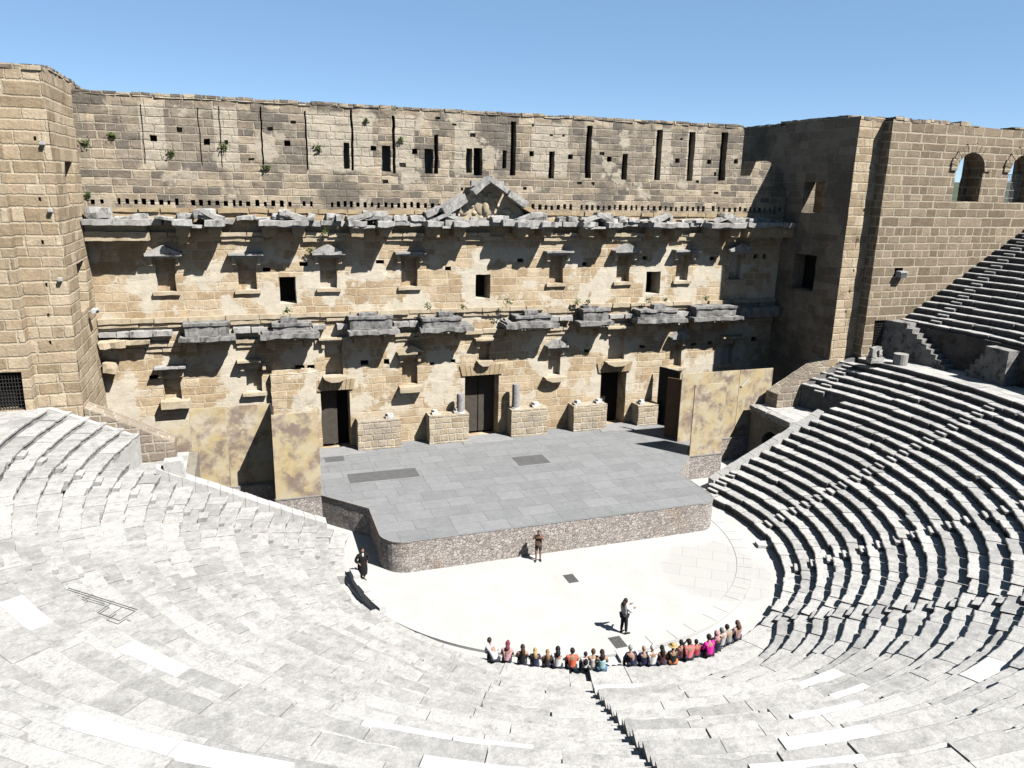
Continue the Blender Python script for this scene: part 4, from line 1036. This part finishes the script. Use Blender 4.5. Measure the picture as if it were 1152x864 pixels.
# tufts of plants on the masonry
def tuft(x,y,z,r,label,n=70):
    b=MB()
    for k in range(n):
        c=Vector((x,y,z))+Vector((rnd.gauss(0,r*.5),-abs(rnd.gauss(0,r*.35)),rnd.gauss(r*.25,r*.45)))
        dv=Vector((rnd.uniform(-1,1),rnd.uniform(-1,.2),rnd.uniform(-.2,1))).normalized(); u=dv.orthogonal().normalized(); s=rnd.uniform(.06,.12)
        b.poly([c-u*s*.4,c+dv*s*.8-u*s*.35,c+dv*s*1.7,c+dv*s*.8+u*s*.35,c+u*s*.4])
    o=b.build('wall_plant',M['leaf']); tag(o,label,'plant','green plants growing on the stage building')
    b=MB()
    for k in range(4): b.tube([(x,y+.06,z-.05),(x+rnd.uniform(-r,r)*.5,y-.1,z+r*.6)],[.015,.006],4)
    b.build('stem',M['leaf'],o)
for x,z,r,y,l in ((-8.45,22.05,.42,.05,'bush in the corner by the tan tower high on the attic wall'),(-8.6,19.05,.38,.05,'bush in the corner by the tan tower just above the upper cornice'),(-7.0,22.6,.22,0,'small tuft on the attic wall near the high corner bush'),
    (-3.85,21.7,.3,0,'tuft just below a small square hole in the attic wall near the tan tower'),(-.75,22.2,.3,0,'tuft growing beside a pair of thin attic slots'),(1.75,21.0,.35,0,'leafy tuft at the foot of a slot in the attic wall'),
    (5.05,22.3,.32,0,'tuft halfway up the attic wall above the third gabled niche canopy'),(8.15,24.1,.2,0,'highest small tuft near the top of the attic wall'),(10.4,23.0,.24,0,'tuft beside a long attic slot next to the shuttered openings'),
    (12.0,11.85,.4,-.7,'tuft on the lower ledge beside the grey block next to the middle window'),(14.6,11.75,.3,-.7,'pale tuft on top of the grey block next to the middle window'),(17.9,11.95,.55,-.7,'largest bush on the ledge, at the end of a grey block below the middle window'),(2.5,11.85,.3,-.8,'tuft on the grey block below the window on the tan tower side'),
    (23.6,11.75,.35,-.3,'tuft on the lower ledge just before the smallest grey block'),(24.5,11.8,.3,-.3,'tuft touching the smallest grey block'),(29.4,11.8,.4,-.6,'tuft at the end of the long grey block below the third window'),(30.9,11.85,.28,-.8,'small tuft on top of the long grey block below the third window'),(34.7,11.8,.4,-.5,'tuft on the last grey block beside the shadowed tower'),
    (5.2,17.0,.35,-.45,'drooping tuft under the upper cornice above the third niche'),(4.2,15.75,.28,-.2,'tuft at one end of the third niche canopy')):
    tuft(x,YW+y-.05,z,r*.72,l,48)

# ---------------------------------------------------------------- people
def skin(nodes,edges,root,levels=1):
    names=list(nodes); me=bpy.data.meshes.new('tmp')
    me.from_pydata([nodes[k][0] for k in names],[(names.index(a),names.index(c)) for a,c in edges],[])
    o=bpy.data.objects.new('tmp',me); COL.objects.link(o)
    o.modifiers.new('s','SKIN'); sv=me.skin_vertices[0].data
    for i,k in enumerate(names):
        r=nodes[k][1]; sv[i].radius=r if isinstance(r,tuple) else (r,r); sv[i].use_root=(k==root)
    m=o.modifiers.new('u','SUBSURF'); m.levels=levels; m.render_levels=levels
    dg=bpy.context.evaluated_depsgraph_get(); ev=o.evaluated_get(dg); em=ev.to_mesh()
    V=[tuple(v.co) for v in em.vertices]; F=[list(p.vertices) for p in em.polygons]
    ev.to_mesh_clear(); bpy.data.objects.remove(o); bpy.data.meshes.remove(me)
    return V,F
def addmesh(b,VF):
    i=len(b.v); b.v+=VF[0]
    for f in VF[1]: b.face([i+a for a in f])
PM={}
def pm(c,r=.8):
    if c not in PM: PM[c]=plain('cloth' if r>.7 else 'skin',c,r,.2)
    return PM[c]
SKINC=[(.42,.25,.17),(.5,.31,.22),(.33,.19,.12)]
EYE=plain('eye',(.02,.015,.012),.4)
def lerp(a,c,t): return tuple(x+(y-x)*t for x,y in zip(a,c))
def person(label,pos,face,pose='sit',top=(.8,.8,.8),legs=(.05,.06,.1),hair=(.03,.02,.015),hairlen=.0,skinc=0,sleeve='short',hat=None,scarf=None,lean=(0,0),turn=0,arms=None,scale=1.,bare=False,shorts=False,group=None,vest=None,collar=None,coat=False,shoe=(.04,.04,.04),extra=None):
    scale*=1.06
    lx,ly=lean
    J={}
    if pose=='sit':
        J.update(pelvis=(0,0,.11),waist=(lx*.3,-.03+ly*.3,.29),chest=(lx*.7,-.02+ly*.7,.46),neck=(lx,.02+ly,.60),head=(lx*1.15,.05+ly*1.2,.76))
        for s,n in ((-1,'L'),(1,'R')):
            J['sh'+n]=(lx*.9+s*.175,.0+ly*.9,.555); J['el'+n]=(lx*.6+s*.25,.06+ly*.8,.31); J['wr'+n]=(s*.15,.31,.24)
            J['hip'+n]=(s*.095,.04,.10); J['kn'+n]=(s*.13,.46,.13); J['an'+n]=(s*.13,.47,-.36); J['to'+n]=(s*.15,.62,-.44)
    else:
        J.update(pelvis=(0,0,.95),waist=(lx*.3,0,1.10),chest=(lx*.7,0,1.28),neck=(lx,.0,1.45),head=(lx,.03,1.61))
        for s,n in ((-1,'L'),(1,'R')):
            J['sh'+n]=(s*.185,-.01,1.40); J['el'+n]=(s*.27,-.03,1.12); J['wr'+n]=(s*.25,.08,.88)
            J['hip'+n]=(s*.095,0,.92); J['kn'+n]=(s*.105,.02+s*.02,.5); J['an'+n]=(s*.11,s*.05,.09); J['to'+n]=(s*.14,s*.05+.17,.03)
    if arms:
        for k,v in arms.items(): J[k]=v
    X=Vector(pos); f=Vector((cos(R(face)),sin(R(face)),0)); rt=Vector((f.y,-f.x,0))
    def W(p): return tuple(X+(rt*p[0]+f*p[1]+Vector((0,0,p[2])))*scale)
    def build(b,name,mat,par):
        b.v=[W(p) for p in b.v]; return b.build(name,mat,par,True)
    root=bpy.data.objects.new('person',None); COL.objects.link(root); root.location=X; root['_w']=tuple(X); root.empty_display_size=.2
    tag(root,label,'person',group)
    Rr=dict(pelvis=(.145,.11),waist=(.125,.095),chest=(.15,.105),neck=(.055,.055),shL=.065,shR=.065,elL=.045,elR=.045,wrL=.032,wrR=.032,hipL=.095,hipR=.095,knL=.065,knR=.065,anL=.042,anR=.042,toL=.035,toR=.035)
    J['hd']=lerp(J['neck'],J['head'],.55)
    Rr['hd']=(.06,.065)
    nd={k:(J[k],Rr[k]) for k in Rr}
    ed=[('pelvis','waist'),('waist','chest'),('chest','neck'),('neck','hd')]
    for s in 'LR': ed+=[('chest','sh'+s),('sh'+s,'el'+s),('el'+s,'wr'+s),('pelvis','hip'+s),('hip'+s,'kn'+s),('kn'+s,'an'+s),('an'+s,'to'+s)]
    b=MB(); addmesh(b,skin(nd,ed,'pelvis'))
    tw=Matrix.Rotation(R(turn),3,'Z'); H=Vector(J['head'])
    b.ell(H,.078,.098,.118,tw,14,10)
    def hp(v): return H+tw@Vector(v)
    b.ell(hp((0,.045,-.065)),.05,.05,.05,tw,8,6)                        # jaw
    b.ell(hp((0,.1,-.012)),.014,.022,.028,tw,6,5)                       # nose
    for s in (-1,1): b.ell(hp((s*.08,.0,-.01)),.012,.022,.034,tw,6,5)   # ears
    for s,n in ((-1,'L'),(1,'R')):                                       # hands: palm, four fingers, thumb
        w=Vector(J['wr'+n]); e=Vector(J['el'+n]); d=(w-e).normalized(); u=d.cross(Vector((0,0,1)))
        u=u.normalized() if u.length>.1 else Vector((1,0,0)); v=u.cross(d)
        b.tube([w-d*.01,w+d*.04,w+d*.085],[.03,.04,.036],8)
        for q,ln in enumerate((.062,.074,.07,.055)):
            o=w+d*.075+u*(q-1.5)*.019; b.tube([o,o+d*ln*.5-v*.006,o+d*ln*.85-v*.03],[.0095,.009,.007],5)
        o=w+d*.02-u*s*.032; b.tube([o,o-u*s*.025+d*.025,o-u*s*.03+d*.06],[.012,.011,.008],5)
    body=build(b,'body',pm(SKINC[skinc],.6),root)
    b=MB()
    for s in (-1,1): b.ell(hp((s*.03,.088,.018)),.011,.01,.008,tw,6,5)
    b.ell(hp((0,.092,-.055)),.022,.009,.006,tw,6,5)
    build(b,'face_features',EYE,root)
    # clothes
    if not bare or True:
        k=.022 if not coat else .05
        nd={'pelvis':(lerp(J['pelvis'],J['waist'],.1),(.16+k*.6,.125+k)),'waist':(J['waist'],(.14+k,.105+k)),'chest':(J['chest'],(.16+k,.112+k)),
            'neck':(lerp(J['chest'],J['neck'],.55 if bare else .8),(.12,.09) if bare else (.09,.07))}
        ed=[('pelvis','waist'),('waist','chest'),('chest','neck')]
        if not bare:
            for s in 'LR':
                nd['sh'+s]=(J['sh'+s],.078+k*.3); ed.append(('chest','sh'+s))
                m=lerp(J['sh'+s],J['el'+s],.6)
                if sleeve=='short': nd['m'+s]=(m,.066); ed.append(('sh'+s,'m'+s))
                elif sleeve=='long': nd['el'+s]=(J['el'+s],.06+k*.6); nd['w'+s]=(lerp(J['el'+s],J['wr'+s],.9),.05+k*.5); ed+=[('sh'+s,'el'+s),('el'+s,'w'+s)]
        b=MB(); addmesh(b,skin(nd,ed,'waist')); build(b,'shirt' if not coat else 'coat',pm(top,.9),root)
    nd={'pelvis':(J['pelvis'],(.165,.13))}; ed=[]
    for s in 'LR':
        nd['hip'+s]=(J['hip'+s],.112); kn=J['kn'+s]
        if shorts: nd['kn'+s]=(lerp(J['hip'+s],kn,.85),.095); ed+=[('pelvis','hip'+s),('hip'+s,'kn'+s)]
        else: nd['kn'+s]=(kn,.08); nd['an'+s]=(lerp(kn,J['an'+s],.93),.062); ed+=[('pelvis','hip'+s),('hip'+s,'kn'+s),('kn'+s,'an'+s)]
    b=MB(); addmesh(b,skin(nd,ed,'pelvis')); build(b,'shorts' if shorts else 'trousers',pm(legs,.9),root)
    for s in 'LR':
        b=MB(); a,t=Vector(J['an'+s]),Vector(J['to'+s]); d=(t-a); d.z=0; b.tube([a-d.normalized()*.06+Vector((0,0,-.03)),a+Vector((0,0,-.025)),lerp(tuple(a),tuple(t),.6),t+d.normalized()*.04],[.04,.055,.047,.03],8); build(b,'shoe',pm(shoe,.9),root)
    if coat:       # wide skirted lower part
        p=Vector(J['pelvis']); b=MB(); b.tube([p+Vector((0,0,.12)),p+Vector((0,0,-.15)),p+Vector((0,0,-.4)),p+Vector((0,0,-.62))],[.2,.24,.25,.23],16,False); build(b,'skirt',pm(top,.9),root)
    if vest: 
        b=MB(); c=Vector(J['chest']); b.ell(c+Vector((0,-.09,-.03)),.12,.09,.17); build(b,'backpack',pm(vest,.9),root)
    if collar:
        b=MB(); nn=Vector(J['neck']); b.ell(nn+Vector((0,.07,-.07)),.06,.05,.12); build(b,'collar',pm(collar,.9),root)
    if hair and not scarf:
        b=MB(); b.ell(H+tw@Vector((0,-.018,.018)),.094,.108,.122,tw,16,12,keep=lambda q:not(q.y>.03 and q.z<.055) and q.z>-.075)
        if hairlen>0:
            a=H+tw@Vector((0,-.07,.02)); b.tube([a,a+Vector((0,-.045,-.14)),a+Vector((0,-.05,-.14-hairlen*.6)),a+Vector((0,-.035,-.14-hairlen))],[.075,.098,.085,.04],12)
        build(b,'hair',pm(hair,.75),root)
    if hat=='straw':
        b=MB(); b.tube([hp((0,-.01,.045)),hp((0,-.01,.055)),hp((0,-.01,.065))],[.2,.2,.115],20); b.ell(hp((0,-.01,.075)),.105,.115,.1,tw,14,8); build(b,'hat',pm((.62,.43,.18),.9),root)
    elif hat:
        b=MB(); b.ell(hp((0,-.01,.03)),.1,.115,.115,tw,16,10,keep=lambda q:q.z>-.02); b.tube([hp((0,.08,.04)),hp((0,.19,.025))],[.07,.05],10); build(b,'cap',pm(hat,.9),root)
    if scarf:
        b=MB(); b.ell(H+tw@Vector((0,-.015,.0)),.105,.118,.14,tw,16,12,keep=lambda q:not(q.y>.06 and abs(q.z)<.085)); nn=Vector(J['neck']); b.tube([nn+Vector((0,-.02,.1)),nn+Vector((0,-.01,-.02)),nn+Vector((0,-.02,-.12))],[.09,.12,.15],12); build(b,'headscarf',pm(scarf,.9),root)
    if extra=='camera':
        p=(Vector(J['wrL'])+Vector(J['wrR']))/2+Vector((0,.06,.04)); b=MB(); b.box(p.x-.06,p.x+.06,p.y-.02,p.y+.03,p.z-.04,p.z+.05); b.tube([(p.x,p.y+.03,p.z),(p.x,p.y+.09,p.z)],[.03,.03],8)
        b.v=[W(q) for q in b.v]; o=b.build('camera',M['iron']); tag(o,'small dark camera held up by the man in shorts at the stage wall','camera')
    return root
GS='people sitting on the lowest bench'
def seat(label,th,r=12.62,**k):
    p=arc(r,th,Z1); c=atan2(CY+6-p[1],AX-p[0]); person(label,p,math.degrees(c)+k.pop('da',0),'sit',group=GS,**k)
seat('seated person in a pale shirt bent far over beside the maroon cap',-125.4,12.75,top=(.72,.75,.82),legs=(.05,.05,.07),lean=(-.1,.3),hair=(.05,.03,.03),sleeve='long',da=25,turn=-40)
seat('seated person in a pink shirt and maroon cap',-123.2,top=(.72,.42,.47),legs=(.04,.04,.05),hat=(.25,.05,.08),hair=(.2,.05,.07),lean=(.02,.04),hairlen=.06)
seat('seated person with long dark brown hair and a black top near the maroon cap',-120.1,top=(.02,.02,.022),hair=(.06,.03,.02),hairlen=.24,skinc=1,bare=True,turn=15)
seat('seated person with long blonde hair over a navy top',-117.6,top=(.03,.035,.09),hair=(.55,.38,.16),hairlen=.26,scale=.9)
seat('seated person with long tan hair over a dark brown top',-115.2,top=(.06,.05,.05),hair=(.36,.2,.09),hairlen=.27,bare=True,scale=.88)
seat('tall seated person in a loose white shirt with black hair',-113.2,top=(.82,.82,.82),hair=(.012,.011,.012),hairlen=.1,sleeve='long',scale=1.08)
seat('seated person in a coral orange T-shirt with dark hair',-110.4,top=(.82,.17,.09),hair=(.03,.018,.015),turn=25,scale=1.03)
seat('small seated person with black hair and a black backpack over white',-107.8,top=(.75,.75,.75),hair=(.015,.012,.012),vest=(.02,.02,.025),scale=.85)
seat('seated person with bare tanned shoulders, a pale top and short brown hair',-106.3,top=(.75,.68,.65),hair=(.12,.06,.035),bare=True,skinc=1,legs=(.7,.68,.66))
seat('seated person with dark brown hair, a light teal top and blue jeans',-104.7,12.75,top=(.42,.68,.68),hair=(.05,.022,.016),hairlen=.14,bare=True,legs=(.14,.24,.42),skinc=1,scale=1.05)
seat('seated grey haired person in a navy top',-98.4,12.55,top=(.02,.024,.07),hair=(.42,.42,.4),sleeve='long',lean=(-.05,.06))
seat('seated bald person in a navy shirt',-96.1,top=(.018,.022,.07),hair=None,skinc=1,sleeve='long')
seat('seated white haired person in a white shirt',-94.5,12.7,top=(.8,.8,.82),hair=(.72,.7,.66),scale=1.05)
seat('seated person with long black hair and a dark plum top',-92.6,12.75,top=(.1,.03,.04),hair=(.014,.011,.012),hairlen=.28,skinc=2,bare=True)
seat('seated person in a straw hat and black top with orange trousers',-90.3,12.8,top=(.02,.02,.022),hat='straw',hair=(.1,.05,.02),legs=(.7,.25,.1))
seat('seated person in a dark maroon top between the straw hat and the salmon shirt',-87.9,12.6,top=(.15,.05,.06),hair=(.02,.014,.012),scale=.97)
seat('seated person in a salmon pink shirt with hands raised to the face',-86.5,12.75,top=(.8,.22,.24),hair=(.04,.022,.018),arms={'wrL':(-.04,.17,.72),'wrR':(.07,.17,.72),'elL':(-.2,.2,.5),'elR':(.22,.2,.5)},scale=1.04)
seat('small seated person with black hair in a crimson top',-84.6,12.7,top=(.55,.06,.1),hair=(.012,.01,.01),scale=.88)
seat('seated person in a bright magenta shirt with dark hair',-82.0,12.9,top=(.85,.02,.4),hair=(.04,.02,.018),sleeve='long',scale=1.08,lean=(0,.05),legs=(.1,.03,.06))
seat('seated person in a pink headscarf and dark navy top',-79.6,12.75,top=(.02,.02,.05),scarf=(.6,.3,.33),sleeve='long',scale=1.06)
seat('seated grey haired person in a pale grey shirt beside the pink headscarf',-77.6,top=(.6,.6,.58),hair=(.25,.24,.22))
seat('seated dark haired person in a long sleeved grey green shirt',-75.5,top=(.36,.38,.34),hair=(.025,.02,.018),sleeve='long',lean=(-.04,.05))
seat('seated person with brown hair and a dusty pink long sleeved top',-72.8,top=(.5,.32,.31),hair=(.15,.08,.06),hairlen=.1,sleeve='long',scale=1.03)
person('standing person in a white shirt and dark jeans gesturing with lifted hands',(15.83,28.52,0),12,'stand',top=(.78,.78,.78),legs=(.03,.03,.04),hair=(.03,.02,.018),hairlen=.08,sleeve='long',arms={'elR':(.24,.14,1.14),'wrR':(.17,.38,1.22),'elL':(-.24,.12,1.14),'wrL':(-.1,.38,1.3)})
person('standing man in a brown T-shirt and shorts holding a camera to his face',(14.55,36.45,0),-112,'stand',top=(.17,.1,.07),legs=(.12,.09,.07),hair=(.1,.05,.03),shorts=True,arms={'elR':(.3,.12,1.28),'wrR':(.08,.22,1.55),'elL':(-.3,.12,1.28),'wrL':(-.06,.22,1.55)},extra='camera')
person('standing person all in black with a white collar beside the low curb',(4.9,37.1,0),-75,'stand',top=(.012,.012,.013),legs=(.015,.015,.016),hair=(.02,.015,.013),coat=True,sleeve='long',collar=(.8,.78,.76),skinc=1,shoe=(.5,.5,.5),arms={'elL':(-.36,-.03,1.12),'elR':(.36,-.03,1.12),'wrL':(-.22,.1,.98),'wrR':(.22,.1,.98)},scale=1.0)

# ---------------------------------------------------------------- light, sky, camera
SUN_E,SUN_AZ=51.,127.                     # azimuth in which shadows fall
d=Vector((cos(R(SUN_E))*cos(R(SUN_AZ)),cos(R(SUN_E))*sin(R(SUN_AZ)),-sin(R(SUN_E))))
l=bpy.data.lights.new('sun','SUN'); l.energy=5.; l.angle=R(.53); l.color=(1.,.965,.915)
o=bpy.data.objects.new('sun',l); COL.objects.link(o); o.rotation_euler=d.to_track_quat('-Z','Y').to_euler(); o.location=(40,-40,60)
w=bpy.data.worlds.new('World'); scn.world=w; w.use_nodes=True; nt=w.node_tree
sky=nt.nodes.new('ShaderNodeTexSky'); sky.sky_type='NISHITA'; sky.sun_disc=False; sky.sun_elevation=R(SUN_E); sky.sun_rotation=R(143.5)
sky.altitude=1800; sky.air_density=.62; sky.dust_density=.1; sky.ozone_density=1.
bg=nt.nodes['Background']; bg.inputs['Strength'].default_value=.05; 
mx=nt.nodes.new('ShaderNodeMix'); mx.data_type='RGBA'; mx.inputs[0].default_value=.62; nt.links.new(sky.outputs[0],mx.inputs[6]); mx.inputs[7].default_value=(.92,1.78,2.8,1)
nt.links.new(mx.outputs[2],bg.inputs[0])
vs=scn.view_settings; vs.view_transform='Standard'; vs.look='None'; vs.gamma=1; vs.exposure=2.2
cam=bpy.data.cameras.new('camera'); co=bpy.data.objects.new('camera',cam); COL.objects.link(co); scn.camera=co
cam.sensor_width=36; cam.lens=865/1152*36; cam.clip_end=20000; cam.clip_start=.1
y,p,r=R(19.3),R(14.6),R(1.3)
fw=Vector((sin(y)*cos(p),cos(y)*cos(p),-sin(p))); rt=Vector((cos(y),-sin(y),0)); upv=rt.cross(fw)
rt2=rt*cos(r)+upv*sin(r); up2=-rt*sin(r)+upv*cos(r)
co.matrix_world=Matrix(((rt2.x,up2.x,-fw.x,0),(rt2.y,up2.y,-fw.y,0),(rt2.z,up2.z,-fw.z,20.4),(0,0,0,1)))
for ob in list(bpy.data.objects):
    if '_w' in ob: del ob['_w']
